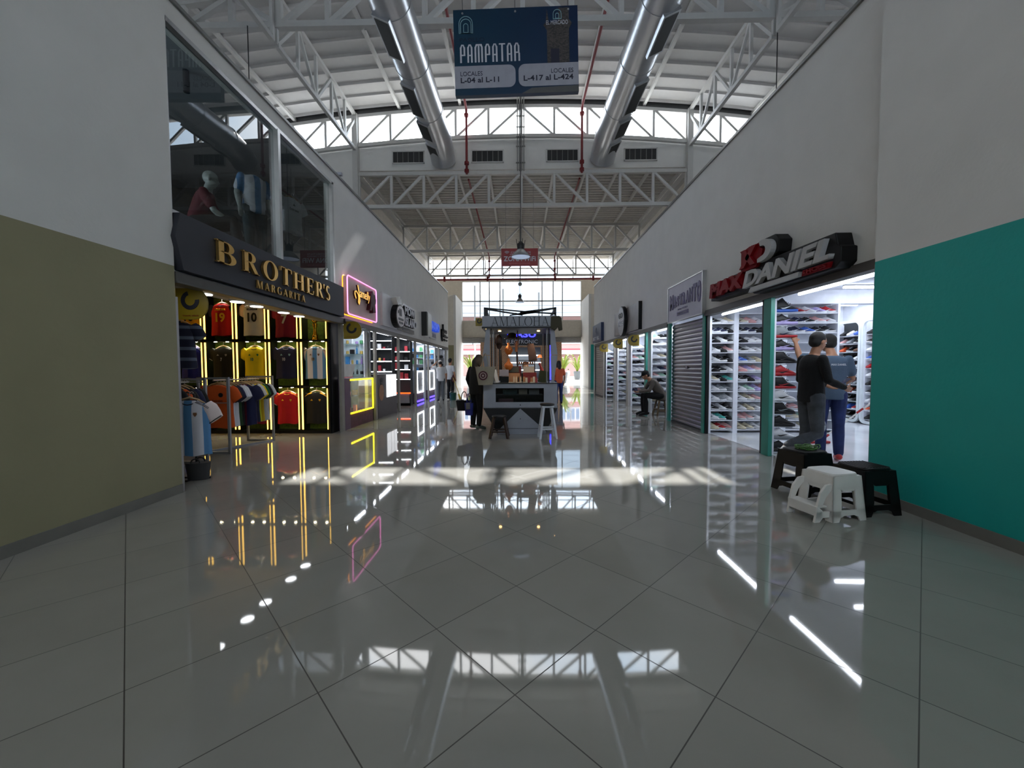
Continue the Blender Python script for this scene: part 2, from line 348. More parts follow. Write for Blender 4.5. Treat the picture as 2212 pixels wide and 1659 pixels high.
# clerestory window frame
XW = [XC+1.24*i for i in range(-9, 10)]
truss('window_truss', 'arched row of white frames across the bright high windows', [(x, 15.42, top(x)+.06) for x in XW], [(x, 15.42, sill(x)-.0) for x in XW], .12)
GL = glassmat('clear glass', (.98, .99, 1), 1, .0)
cg = MB()
for i in range(24):
    a, b = -12+i, -11+i; cg.add([(a, 15.6, sill(a)), (b, 15.6, sill(b)), (b, 15.6, top(b)+.15), (a, 15.6, top(a)+.15)], [(0, 1, 2, 3)])
struct('window_1', cg, GL)
# near cross truss and the two lengthwise trusses
XN = [XC+1.24*i for i in range(-8, 9)]
truss('cross_truss', 'deep white steel truss crossing overhead behind the blue hanging sign', [(x, 10.45, 11.2-(x-XC)**2/134) for x in XN], [(x, 10.45, 10.05) for x in XN], .15, None, lambda i: (i < 8) if 2 < i < 13 else (i in (1, 13)), .12)
for sx, s_ in ((-1, 'left'), (1, 'right')):
    YT = [10.45+i*1.004 for i in range(6)]
    for blk, ys in (('far', YT), ('near', [10.27-1.1*i for i in range(8)])):
        if blk == 'near': ys = ys[::-1]
        x = XC+sx*6.3
        truss('lengthwise_truss', f'white steel truss running lengthwise above the {s_} wall' + (' up to the high windows' if blk == 'far' else ' nearest the viewer'), [(x, q, 10.88) for q in ys], [(x, q, 9.58) for q in ys], .11, None, lambda i: i % 2 == 0, .08)
    struct(f'trim_{45 if sx < 0 else 46}', MB().box(x-.1, x+.1, 15.28, 15.5, 5, 10.9), STEEL)
for i, dx in enumerate((-8.6, -4.6, -2.3, 2.3, 4.6, 8.6)):
    MB().box(XC+dx-.05, XC+dx+.05, -9, 15.4, zr(XC+dx)-.1, zr(XC+dx)+.02).build('roof_purlin', STEEL, label=f"slim white beam under the high roof, {['leftmost', 'second', 'third', 'fourth', 'fifth', 'rightmost'][i]} counting from the left", cat='beam', group='beams under the high roof')
# --- low roof beyond: ribbed deck, side walls, two trusses, facade truss
DECK = mat('grey ribbed deck', rgb(200, 196, 188), .7)
dk = MB(); ring = []
for i in range(53):
    yb = 15.7+i*.25
    ring += [(yb, 8.98), (yb+.07, 8.98), (yb+.10, 9.05), (yb+.22, 9.05)]
dk.add([(x, yy, zz) for x in (XC-6.5, XC+6.5) for yy, zz in ring], [(i, i+1, i+1+len(ring), i+len(ring)) for i in range(len(ring)-1)])
dk.box(XC-6.5, XC+6.5, 15.7, 29, 9.08, 9.16)
struct('ceiling_low', dk, DECK)
SIDE = mat('cream side wall', rgb(222, 216, 206), .85)
struct('wall_low_left', MB().box(XC-6.65, XC-6.45, 15.7, 28.6, 5, 9.0), SIDE); struct('wall_low_right', MB().box(XC+6.45, XC+6.65, 15.7, 28.6, 5, 9.0), SIDE)
for n_, (y, zb, zt) in enumerate(((15.42, 7.46, 8.68), (21.3, 7.48, 8.78), (27.1, 7.5, 8.84))):
    truss('roof_truss', ('white truss hanging directly below the wall with the air grilles', 'middle white truss under the ribbed low roof', 'farthest white truss standing before the bright end windows')[n_], [(x, y, zt) for x in X10], [(x, y, zb) for x in X10], .13, None, None, .09)
for i, x in enumerate(X10): MB().box(x-.045, x+.045, 15.7, 28.4, 8.86, 8.97).build('roof_joist', STEEL, label=f"slim joist under the ribbed low roof, number {i+1} counting from the left wall", cat='joist', group='joists under the ribbed low roof')
for sx in (-1, 1): MB().box(XC+sx*6.36-.09, XC+sx*6.36+.09, 15.7, 28.4, 8.6, 8.86).build('edge_beam', STEEL, label=f"long beam along the top of the {'left' if sx < 0 else 'right'} cream side wall", cat='beam')
# --- end facade
FAC = mat('beige facade plaster', rgb(196, 188, 174), .8, bump=.1); BR = mat('tan brick', rgb(150, 112, 82), .8)
def brick(name, c1, c2, mort, sx=3.2):
    m = bpy.data.materials.new(name); m.use_nodes = True; n = m.node_tree; p = n.nodes['Principled BSDF']; t = n.nodes.new('ShaderNodeTexBrick'); tc = n.nodes.new('ShaderNodeTexCoord'); mp = n.nodes.new('ShaderNodeMapping')
    t.inputs['Color1'].default_value = c1+(1,); t.inputs['Color2'].default_value = c2+(1,); t.inputs['Mortar'].default_value = mort+(1,); t.inputs['Scale'].default_value = sx
    mp.inputs['Rotation'].default_value = (R(90), 0, 0); n.links.new(tc.outputs['Object'], mp.inputs[0]); n.links.new(mp.outputs[0], t.inputs['Vector']); n.links.new(t.outputs[0], p.inputs['Base Color']); p.inputs['Roughness'].default_value = .85; return m
BRK = brick('thin tan bricks', rgb(168, 128, 96), rgb(150, 108, 78), rgb(190, 170, 150))
YF = 28.5
fc = MB()
fc.box(XC-6.6, -4.02, YF, YF+.25, 0, 7.42); fc.box(4.42, XC+6.6, YF, YF+.25, 0, 7.42)
fc.box(-4.02, 4.42, YF-.15, YF+.25, 3.45, 4.6); fc.box(XC-6.6, XC+6.6, YF, YF+.25, 7.42, 7.6)
struct('wall_end', fc, FAC)
struct('wall_end_brick', MB().box(-2.75, 3.05, YF, YF+.2, 0, 3.45), BRK)
struct('window_2', MB().add([(-4.02, YF+.1, 4.6), (4.42, YF+.1, 4.6), (4.42, YF+.1, 7.42), (-4.02, YF+.1, 7.42)], [(0, 1, 2, 3)]), glassmat('sun control glass', (.25, .25, .25), 1, 0))
struct('window_3', MB().add([(XC-6.5, YF+.1, 7.6), (XC+6.5, YF+.1, 7.6), (XC+6.5, YF+.1, 9.1), (XC-6.5, YF+.1, 9.1)], [(0, 1, 2, 3)]), glassmat('sun control glass pale', (.9, .9, .9), 1, 0))
mu = MB()
for px in (1037, 1057, 1080, 1171, 1195, 1215): x = at(px, 650, Y=YF).x; mu.box(x-.035, x+.035, YF+.02, YF+.1, 4.6, 7.42)
z = at(1124, 650, Y=YF).z; mu.box(-4.02, 4.42, YF+.02, YF+.1, z-.035, z+.035); mu.box(-4.02, 4.42, YF, YF+.1, 4.6, 4.66)
for i in range(11): mu.box(X10[i]-.03, X10[i]+.03, YF+.02, YF+.1, 7.6, 9.1)
mu.box(XC-6.5, XC+6.5, YF+.02, YF+.1, 8.28, 8.36)
struct('trim_50', mu, STEEL)
# rolled-up shutters over the two doorways
for sx, (x0, x1) in enumerate(((-4.0, -2.72), (3.02, 4.4))):
    s_ = E('roller_shutter_box', f"rolled-up grey shutter over the {'left' if sx == 0 else 'right'} street doorway", 'shutter', ((x0+x1)/2, YF-.2, 3.1))
    b = MB(); c0 = (x0+x1)/2
    for j in range(4): b.box(x0-c0-.4*(sx == 1), x1-c0+.4*(sx == 0), -.05, .16, .01+j*.085, .08+j*.085)
    b.build('slats', mat('shutter grey', rgb(120, 116, 110), .5, metal=.4), s_); MB().box(x0-c0, x1-c0, -.02, .03, -.05, 0).build('bottom_bar', DARK, s_)
# entrance side fins and painted piers
for nm, x, s_, m in (('left', -4.02, -1, OLV), ('right', 4.44, 1, TEAL)):
    a, b = sorted((x, x+s_*.14))
    struct(f'wall_fin_{nm}', MB().box(a, b, 25.5, YF, 0, 5.95), WH)
    a, b = sorted((x+s_*.141, x+s_*1.0))
    struct(f'wall_pier_{nm}', MB().box(a, b, 25.5, 25.9, 2.75, 5.95, 0).box(a, b, 25.5, 25.9, 0, 2.75, 1), [SIDE, m])
    a, b = sorted((x+s_*1.0, x+s_*3.2)); mb = MB()
    for j in range(30): mb.box(a, b, 25.7, 25.75, j*.09, j*.09+.07)
    mb.build('roller_shutter', mat('shutter dark', rgb(70, 66, 62), .5, metal=.4), label=f'dark closed roller shutter beside the painted pier at the far {nm}', cat='shutter')
    struct(f'wall_cross_{nm}', MB().box(a, b, 25.7, 25.9, 2.75, 5.0), SIDE)
struct('wall_side_left', MB().box(-8.2, -8, 20.2, 28.5, 0, 5), SIDE); struct('wall_side_right', MB().box(8.2, 8.4, 19.1, 28.5, 0, 5), SIDE)
struct('wall_end_left', MB().box(-8.2, -3.6, 20.2, 20.3, 0, 5.1), WH); struct('wall_end_right', MB().box(3.6, 8.4, 19.1, 19.2, 0, 5.1), WH)
struct('ceiling_side', MB().box(-8.2, -6.3, 20.2, 28.5, 5, 5.1).box(6.5, 8.4, 19.1, 28.5, 5, 5.1), SLAB)
# --- street outside
PAVE = mat('sunlit pale paving', rgb(175, 168, 160), .9, var=.08, scale=.6)
struct('ground', MB().box(-60, 60, 29.2, 110, -.25, -.02), PAVE)
PINK = mat('pink render', rgb(150, 118, 112), .85); WINW = mat('white window frame', rgb(170, 168, 168), .6); GLD = mat('dark window glass', rgb(90, 105, 125), .15)
bl = E('building', 'pink two storey building with white windows across the street', 'building', (0, 62, 0))
MB().box(-26, 26, 0, 8, 0, 9.2).build('wall', PINK, bl); MB().box(-26.3, 26.3, -.6, 0, 3.9, 4.2, 0).build('red_band', mat('red band', rgb(150, 60, 66), .7), bl)
MB().box(-26.3, 26.3, -1.6, 0, 3.3, 3.9, 0).build('canopy', mat('canopy white', rgb(150, 144, 140), .7), bl)
for px in (1012, 1031, 1223, 1243):
    x = at(px, 745, Y=62).x
    f = MB().box(x-.75, x+.75, -.12, 0, 4.9, 7.0).build('window_frame', WINW, bl)
    for q in (-.36, .36): MB().box(x+q-.25, x+q+.25, -.14, -.12, 5.1, 6.8).build('pane', GLD, f)
GRN = mat('sunlit palm green', rgb(96, 112, 26), .7, var=.3); POT = mat('grey planter', rgb(70, 72, 72), .7)
def palm(px, Y, hgt, sp, lab):
    x = at(px, 800, Y=Y).x; t = E('potted_palm', lab, 'plant', (x, Y, 0))
    MB().lathe([(.28, 0), (.42, .9), (.36, .9), (.34, .8)], 14).build('planter', POT, t); mb = MB()
    for i in range(26):
        a = random.uniform(0, 2*pi); L = random.uniform(.6, 1)*sp; z0 = .85; hh = random.uniform(.5, 1)*hgt
        for q in range(6):
            t0, t1 = q/6, (q+1)/6; f_ = lambda t_: V((cos(a)*L*t_, sin(a)*L*t_, z0+hh*(1.7*t_-t_*t_)))
            p, q1 = f_(t0), f_(t1); s = V((-sin(a), cos(a), 0))*.09*(1-t0*.6); s2 = V((-sin(a), cos(a), 0))*.09*(1-t1*.6)
            mb.add([p-s, p+s, q1+s2, q1-s2], [(0, 1, 2, 3)])
    mb.build('fronds', GRN, t, nrm=False)
palm(1018, 34, 2.2, 1.5, 'yellow-green palm in a planter outside the left street doorway'); palm(1216, 33, 2.3, 1.3, 'yellow-green palm in a planter at the edge of the right doorway'); palm(1247, 42, 2.8, 1.8, 'palm behind the others beyond the right street doorway')
for i, px in enumerate((1026, 1087, 1164)):
    x = at(px, 700, Y=45).x
    MB().tube([(x, 45, -.05), (x, 45, 10.5-i*.4)], .09, 8).build('utility_pole', GREYM, label=f"thin grey utility pole in the street, {('left of', 'directly above', 'right of')[i]} the kiosk roof", cat='pole', group='street poles')
for i in range(7):
    z = 5.2+i*.62+(i % 2)*.2
    mb = MB(); mb.tube([(-30+6*q, 45, z-.25*sin(pi*q/10)) for q in range(11)], .02, 5)
    mb.build('power_line', DARK, label=f"power line across the street sky, number {i+1} counting from the lowest", cat='cable', group='power lines seen through the end window')
# ================================================================== overhead
DUCT = mat('galvanised duct', rgb(196, 198, 202), .3, metal=.75, var=.04, scale=2)
GRIL = mat('dark grille', rgb(34, 36, 38), .6)
for sx, s_ in ((-1, 'left'), (1, 'right')):
    x = XC+.05+sx*3.02; d = E('air_duct', f'long round galvanised air duct running overhead {s_} of the hanging sign', 'air duct', (x, 0, 9.5), 0, 'round air ducts')
    m = MB(); m.tube([(0, -7, 0), (0, 13.9, 0), (0, 14.6, -.03), (0, 15.2, -.16), (0, 15.48, -.32)], .46, 28); m.build('pipe', DUCT, d)
    for y in (-3, 1, 5, 9.2, 11.0, 12.9, 14.4): MB().tube([(0, y-.02, 0), (0, y+.02, 0)], .472, 28).build('joint_band', DUCT, d)
    for y0, y1 in ((4.2, 5.6), (6.8, 8.2), (9.1, 10.3), (11.25, 12.6), (12.95, 13.9), (14.2, 14.95)):
        n = V((sx*.42, 0, -.91)); t = V((0, 1, 0)); s = n.cross(t); c = n*.5
        m = MB(); m.add([c+s*a+t*yy+n*q for q in (-.12, 0) for yy in (y0, y1) for a in (-.21, .21)], [(0, 1, 3, 2), (4, 5, 7, 6), (0, 1, 5, 4), (2, 3, 7, 6), (0, 2, 6, 4), (1, 3, 7, 5)])
        h = m.build('grille_frame', DUCT, d)
        m = MB(); m.add([c+s*a+t*yy+n*.004 for yy in (y0+.06, y1-.06) for a in (-.17, .17)], [(0, 1, 3, 2)]); m.build('grille', GRIL, h)
# vents in the clerestory wall
for i, (px0, px1) in enumerate(((847, 917), (1018, 1088), (1180, 1250), (1348, 1420))):
    x0, x1 = at(px0, 340, Y=15.48).x, at(px1, 340, Y=15.48).x; c = (x0+x1)/2; w = (x1-x0)/2
    v = E('wall_vent', f"dark air grille with white frame in the high wall, {['leftmost', 'second from the left', 'third from the left', 'rightmost'][i]}", 'vent', (c, 15.5, 9.1), 0, 'air grilles in the high wall')
    MB().box(-w, w, -.04, 0, 0, .04).box(-w, w, -.04, 0, .44, .48).box(-w, -w+.04, -.04, 0, 0, .48).box(w-.04, w, -.04, 0, 0, .48).build('frame', STEEL, v)
    MB().box(-w+.03, w-.03, -.02, -.005, .03, .45).build('backing', GRIL, v)
    m = MB()
    for q in range(1, 6): m.box(-w+2*w*q/6-.008, -w+2*w*q/6+.008, -.035, -.02, .04, .44)
    m.build('vanes', GREYM, v)
# sprinkler pipes
def flange(mb, c, r=.09, ax='z'):
    c = V(c); d = V((0, 0, .05)) if ax == 'z' else V((0, .05, 0))
    mb.tube([c-d, c+d], r, 10)
for sx, s_ in ((-1, 'left'), (1, 'right')):
    x = XC+.1+sx*2.15; p = E('sprinkler_pipe', f'thin red fire pipe running under the roof {s_} of the centre line', 'pipe', (x, 0, 10.95))
    m = MB(); m.tube([(0, -6, 0), (0, 9.7, 0), (0, 9.71, 0), (0, 15.1, 0), (0, 15.18, -.06), (0, 15.2, -.14), (0, 15.2, -2.4)], .045, 8); m.build('pipe', REDP, p)
    for z in (-.25, -2.0, -2.28): m = MB(); flange(m, (0, 15.2, z), .085); m.build('valve', REDP, p)
    p = E('sprinkler_pipe', f'thin red fire pipe under the ribbed low roof, {s_} of the centre line', 'pipe', (x, 0, 8.6))
    m = MB(); m.tube([(0, 15.75, 0), (0, 26.5, 0), (0, 26.5, -1.4)], .04, 8); m.build('pipe', REDP, p)
    for z in (-.3, -.85, -1.2): m = MB(); flange(m, (0, 26.5, z), .09); m.build('valve', REDP, p)
m = MB(); m.tube([(-6.34, 26.5, 7.12), (6.58, 26.5, 7.12)], .065, 10)
for x in (-4.9, -2.05, 2.4, 4.9): m.tube([(x, 26.5, 7.0), (x, 26.5, 7.3)], .08, 8)
m.build('sprinkler_main', REDP, label='horizontal dark red fire pipe crossing in front of the end window', cat='pipe')
# conduits down the middle of the clerestory wall and on to the lamps
c = E('conduit_bundle', 'bundle of thin grey conduits running down the middle of the high wall', 'conduit', (XC-.03, 15.3, 8.7))
for dx in (-.12, -.04, .04, .12): MB().tube([(dx, 0, 0), (dx, 0, 2.45), (dx, -1.2, 2.55)], .022, 6).build('conduit', GREYM, c)
for z in (.3, .9, 1.25, 1.6, 2.0): MB().box(-.17, .17, -.03, .03, z-.015, z+.015).build('clamp', GREYM, c)
MB().tube([(XC-.03, 15.6, 8.62), (XC-.03, 26.9, 8.62)], .03, 6).build('ceiling_conduit', GREYM, label='single thin conduit along the centre of the ribbed low roof', cat='conduit')
# hanging lamps
LSH = mat('lamp shade metal', rgb(175, 178, 180), .3, metal=.7); LIN = mat('lamp diffuser', rgb(205, 215, 240), .3, emi=(.6, .75, 1), es=.25)
def pendant(y, z, r, lab, top_=8.6):
    t = E('pendant_lamp', lab, 'lamp', (XC-.05, y, z), 0, 'bell lamps on the centre line')
    MB().lathe([(r, 0), (r*.97, .03), (r*.75, .12), (r*.42, .22), (r*.36, .24)], 24, caps=False).build('lamp_shade', LSH, t)
    MB().lathe([(r*.96, .015), (.01, .0)], 24, caps=True).build('diffuser', LIN, t)
    MB().lathe([(r*.36, .24), (r*.38, .30), (r*.36, .42), (r*.2, .46), (.03, .5)], 16).build('housing', DARK, t)
    MB().tube([(0, 0, .48), (0, 0, top_-z)], .013, 6).build('cord', DARK, t)
    for q in range(4): a = q*pi/2+.4; MB().tube([(r*.38*cos(a), r*.38*sin(a), .3), (r*.5*cos(a), r*.5*sin(a), .55)], .01, 5).build('bracket', DARK, t)
pendant(12.8, 4.80, .30, 'large bell-shaped lamp hanging in front of the red sign', 11.3)
pendant(24, 5.2, .26, 'far smaller bell-shaped lamp hanging before the end window')
d = E('ceiling_camera', 'small round camera hanging on a thin rod before the end window', 'camera', (XC-.05, 20.0, 5.45)); MB().ball((0, 0, .0), .1, 12, 8).build('dome', GREYM, d); MB().tube([(0, 0, .08), (0, 0, 3.15)], .012, 6).build('rod', DARK, d)
# --- hanging signs
def hsign(name, lab, x, y, z, w, h, d, m, tilt=0):
    t = E(name, lab, 'sign', (x, y, z)); t.rotation_euler = (0, tilt, 0)
    MB().box(-w/2, w/2, 0, d, 0, h).build('panel', m, t); return t
def gradmat(name, c1, c2, w):
    m = mat(name, c1, .35); n = m.node_tree; p = n.nodes['Principled BSDF']; tc = n.nodes['Texture Coordinate']; sp = n.nodes.new('ShaderNodeSeparateXYZ'); rp = n.nodes.new('ShaderNodeValToRGB'); mr = n.nodes.new('ShaderNodeMapRange')
    mr.inputs['From Min'].default_value = -w/2; mr.inputs['From Max'].default_value = w/2
    n.links.new(tc.outputs['Object'], sp.inputs[0]); n.links.new(sp.outputs['X'], mr.inputs['Value']); n.links.new(mr.outputs[0], rp.inputs['Fac'])
    rp.color_ramp.elements[0].color = c1+(1,); rp.color_ramp.elements[1].color = c2+(1,); n.links.new(rp.outputs[0], p.inputs['Base Color']); return m
ps = hsign('hanging_sign', 'large blue hanging sign reading PAMPATAR high in the hall', -.02, 8.2, 6.78, 2.47, 1.655, .10, gradmat('printed sign blue', rgb(2, 52, 76), rgb(4, 36, 74), 2.47), R(-1.2))
X_, Z_, WT = (1, 0, 0), (0, 0, 1), mat('printed white', rgb(205, 205, 212), .5); NAVY = mat('printed navy', rgb(20, 24, 48), .5)
SG = mat('printed pale grey', rgb(158, 158, 168), .5)
def panel2(parent, pts, m, y, d=.004, name='printed_panel'): return MB().prism(pts, lambda a, b, c: (a, y-c, b), d).build(name, m, parent)
def rr(x0, x1, z0, z1, r, corners=(1, 1, 1, 1)):
    P = []
    for (cx, cz, a0, k) in ((x1-r, z1-r, 0, 0), (x0+r, z1-r, 90, 1), (x0+r, z0+r, 180, 2), (x1-r, z0+r, 270, 3)):
        if corners[k]: P += [(cx+r*cos(R(a0+q*15)), cz+r*sin(R(a0+q*15))) for q in range(7)]
        else: P.append((x1 if k in (0, 3) else x0, z1 if k < 2 else z0))
    return P
panel2(ps, rr(-1.235, -.02, .13, .565, .13, (1, 0, 0, 1)), SG, 0); panel2(ps, rr(.04, 1.235, .13, .565, .13, (0, 1, 1, 0)), SG, 0)
txt('LOCALES', ps, NAVY, (-1.12, -.005, .37), X_, Z_, .085, .44, .003); txt('L-04 al L-11', ps, NAVY, (-1.12, -.005, .235), X_, Z_, .105, .77, .003, bold=.02)
txt('LOCALES', ps, NAVY, (.69, -.005, .37), X_, Z_, .085, .44, .003); txt('L-417 al L-424', ps, NAVY, (.14, -.005, .235), X_, Z_, .105, .99, .003, bold=.02)
txt('PASILLO', ps, mat('printed dark blue', rgb(0, 34, 62), .5), (-1.12, -.001, 1.03), X_, Z_, .08, .5, .003, bold=.03)
# PAMPATAR in tall condensed rounded letters
def cond(s, parent, m, x, z, h, cw, y=-.001, k=.055):
    mb = MB()
    for ch in s:
        def st(a, b0, b1): mb.prism([(a, b0), (a+k, b0), (a+k, b1), (a, b1)], lambda p, q, r: (x+p, y-r, z+q), .004)
        def hb(b, a0=0, a1=None): a1 = a1 or cw-.04; mb.prism([(a0, b), (a1, b), (a1, b+k*.7), (a0, b+k*.7)], lambda p, q, r: (x+p, y-r, z+q), .0045)
        W2 = cw-.04-k
        def top_(): [mb.prism(q_, lambda p, q, r: (x+p, y-r, z+q), .005) for q_ in ([(0, h-.07), (k, h-.07), (k+.012, h-k*.7), (.03, h)], [(cw-.04-k, h-.07), (cw-.04, h-.07), (cw-.07, h), (cw-.052-k, h-k*.7)])]; mb.prism([(.03, h-k*.7), (cw-.07, h-k*.7), (cw-.07, h), (.03, h)], lambda p, q, r: (x+p, y-r, z+q), .005)
        if ch == 'P': st(0, 0, h-.05); st(W2, h*.42, h-.05); top_(); hb(h*.38)
        if ch == 'A': st(0, 0, h-.05); st(W2, 0, h-.05); top_(); hb(h*.36)
        if ch == 'R': st(0, 0, h-.05); st(W2, h*.5, h-.05); top_(); hb(h*.44); st(W2+.01, 0, h*.44)
        if ch == 'T': st(W2/2, 0, h); hb(h-k*.7, -.01, cw-.03)
        if ch == 'M':
            st(0, 0, h-.05); st(W2/2+.03, 0, h-.03); st(W2+.06, 0, h-.05); mb.prism([(.0, h-.07), (.03, h), (cw-.0, h), (cw+.02, h-.07), (cw-.02, h-.05), (cw-.03, h-k*.8), (.05, h-k*.8), (.034, h-.07)], lambda p, q, r: (x+p, y-r, z+q), .005)
            x += .06
        x += cw
    return mb.build('lettering', m, parent)
cond('PAMPATAR', ps, WT, -1.12, .63, .35, .146, k=.034)
# arch emblem, tower picture
def ring(parent, m, x, z, w, h, t_, y=-.001):
    mb = MB(); o = [(x-w, z)]+[(x+w*cos(R(a)), z+h-w+w*sin(R(a))) for a in range(180, -1, -20)]+[(x+w, z)]; i = [(x-w+t_, z)]+[(x+(w-t_)*cos(R(a)), z+h-w+(w-t_)*sin(R(a))) for a in range(180, -1, -20)]+[(x+w-t_, z)]
    for k in range(len(o)-1): mb.prism([o[k], o[k+1], i[k+1], i[k]], lambda p, q, r: (p, y-r, q), .004)
    mb.prism([(x-w, z), (x+w, z), (x+w, z+t_), (x-w, z+t_)], lambda p, q, r: (p, y-r, q), .004)
    return mb.build('emblem', m, parent)
TL = mat('printed pale teal', rgb(140, 180, 186), .5)
ring(ps, TL, -.99, 1.19, .14, .34, .012); ring(ps, TL, -.99, 1.19, .11, .29, .012); ring(ps, TL, -.99, 1.21, .05, .18, .01)
STN = brick('printed stone', rgb(96, 88, 84), rgb(60, 58, 58), rgb(40, 40, 46), 14)
panel2(ps, [(.62, .57), (1.06, .57), (1.06, 1.22), (1.12, 1.32), (1.06, 1.40), (1.06, 1.62), (.86, 1.62), (.84, 1.36), (.66, 1.34), (.63, 1.6), (.6, 1.34), (.55, 1.3), (.62, 1.2)], STN, 0, .003, 'tower_picture')
panel2(ps, [(.69, .57), (.86, .57), (.86, .84), (.69, .84)], NAVY, -.003, .002, 'tower_door')
panel2(ps, [(.1, .0), (1.235, .0), (1.235, .12), (.3, .10)], mat('printed rock grey', rgb(84, 84, 84), .6), 0, .003, 'rock_picture')
ring(ps, TL, .83, 1.40, .085, .19, .012, -.004); ring(ps, TL, .83, 1.41, .04, .11, .012, -.004)
txt('EL MERCADO', ps, WT, (.61, -.005, 1.30), X_, Z_, .08, .43, .003)
for dx in (-1.05, 0, 1.05): MB().tube([(dx, .05, 1.62), (dx, .05, 4.0)], .008, 5).build('hanging_cable', GREYM, ps); MB().lathe([(.02, 0), (.02, .012)], 8, (dx, -.012, 1.58), ax='y').build('rivet', ALU, ps)
wf = hsign('hanging_sign', 'dark red hanging sign reading ZONA WiFi behind the large lamp', .04, 14.6, 4.98, 1.33, .63, .04, mat('printed red', rgb(150, 44, 46), .5))
txt('ZONA WiFi', wf, WT, (-.58, -.002, .17), X_, Z_, .18, 1.16, .004, bold=.02); txt('CONÉCTATE', wf, WT, (-.32, -.002, .46), X_, Z_, .07, .72, .004); txt('GRATIS Y NAVEGA', wf, WT, (-.35, -.002, .385), X_, Z_, .05, .76, .004)
txt('BIENVENIDO A LA ZONA WIFI', wf, mat('printed pink', rgb(220, 120, 120), .5), (-.38, -.002, .07), X_, Z_, .045, .76, .004)
for q in range(3): MB().tube([(-.46+(.04+.035*q)*cos(R(a)), -.01, .42+(.04+.035*q)*sin(R(a))) for a in range(40, 141, 20)], .008, 5).build('signal_arc', WT, wf)
for dx in (-.5, .5): MB().tube([(dx, .02, .63), (dx, .02, 3.0)], .008, 5).build('hanging_cable', GREYM, wf)
# --- yellow blade signs
YEL = mat('yellow sign', rgb(140, 118, 18), .45); INK = mat('sign ink', rgb(24, 26, 40), .5); INR = mat('sign ink red', rgb(130, 50, 20), .5)
def blade(x, y, z, sx, lab, s=.36):
    t = E('blade_sign', lab, 'sign', (x, y, z), 0, 'yellow blade signs')
    P = rr(0, s*1.03, -s/2, s/2, s*.46, (1, 0, 0, 1)); P = [(sx*p, q) for p, q in P]
    MB().prism(P, lambda a, b, c: (a, c, b), .02).build('plate', YEL, t)
    m = MB(); c = (sx*s*.47, .04*s/.36); a0, a1 = 105, 365
    for k in range(18):
        a, b = R(a0+(a1-a0)*k/18), R(a0+(a1-a0)*(k+1)/18)
        m.prism([(c[0]+s*.3*cos(a), c[1]+s*.3*sin(a)), (c[0]+s*.3*cos(b), c[1]+s*.3*sin(b)), (c[0]+s*.17*cos(b), c[1]+s*.17*sin(b)), (c[0]+s*.17*cos(a), c[1]+s*.17*sin(a))], lambda p, q, r: (p, -r, q), .004)
    m.build('open_ring_mark', INK, t); txt('Tienda aliada', t, INR, (c[0]-s*.27, -.001, -s*.4), X_, Z_, s*.05, s*.55, .003); return t
blade(-3.99, 4.6, 2.055, 1, 'yellow blade sign with black open ring hanging in the shirt shop entrance')
blade(-3.62, 8.2, 2.085, 1, 'yellow blade sign with black open ring on the post beside the pink sign')
blade(3.6, 12.0, 2.10, -1, 'yellow blade sign nearest the seated man', .33)
blade(3.6, 13.9, 2.12, -1, 'middle yellow blade sign of the three over the far right shoe shops', .33)
blade(3.6, 16.2, 2.08, -1, 'farthest yellow blade sign on the right side beside the closed shutter', .33)
b_k = blade(-.87, 8.05, 2.22, 1, 'small yellow blade sign on the left end of the kiosk header', .16)
# ================================================================== wall signs (left wall faces +X, right wall faces -X)
YL_, YR_ = (0, 1, 0), (0, -1, 0)
def lprism(mb, P, x, d, mi=0): return mb.prism(P, lambda a, b, c: (x+c, a, b), d, mi)      # P in (y,z)
def rprism(mb, P, x, d, mi=0): return mb.prism(P, lambda a, b, c: (x-c, a, b), d, mi)
GOLD = mat('mirror gold', rgb(232, 190, 116), .28, metal=1.0, var=.02); BRD = mat('charcoal sign board', rgb(44, 46, 54), .6)
t = E('shop_sign', "long charcoal sign board with raised gold serif letters under the big window", 'sign', (-3.6, 4.1, 2.26))
def LT(y, z, x=0): return (x, y-4.1, z-2.26)
m = MB(); m.prism([(4.15, 2.33), (7.98, 2.33), (7.98, 2.92), (4.13, 2.92), (4.06, 2.66)], lambda a, b, c: LT(a, b, c), .10); m.build('board', BRD, t, bev=.004)
xb = 0
for ch, (y0, y1) in zip("BROTHE", ((4.56, 4.9), (5.0, 5.32), (5.4, 5.74), (5.8, 6.08), (6.14, 6.44), (6.5, 6.73))): serif(ch, t, GOLD, LT(y0, 2.535, .105), YL_, Z_, .26, y1-y0, .035, .19, .05)
serif('R', t, GOLD, LT(6.8, 2.535, .105), YL_, Z_, .26, .27, .035, .19, .05); serif("'", t, GOLD, LT(7.06, 2.535, .105), YL_, Z_, .26, .07, .035); serif('S', t, GOLD, LT(7.15, 2.535, .105), YL_, Z_, .26, .17, .035, .19)
serif('MARGARITA', t, GOLD, LT(5.28, 2.375, .105), YL_, Z_, .105, 1.2, .02, .17, .06, .3)
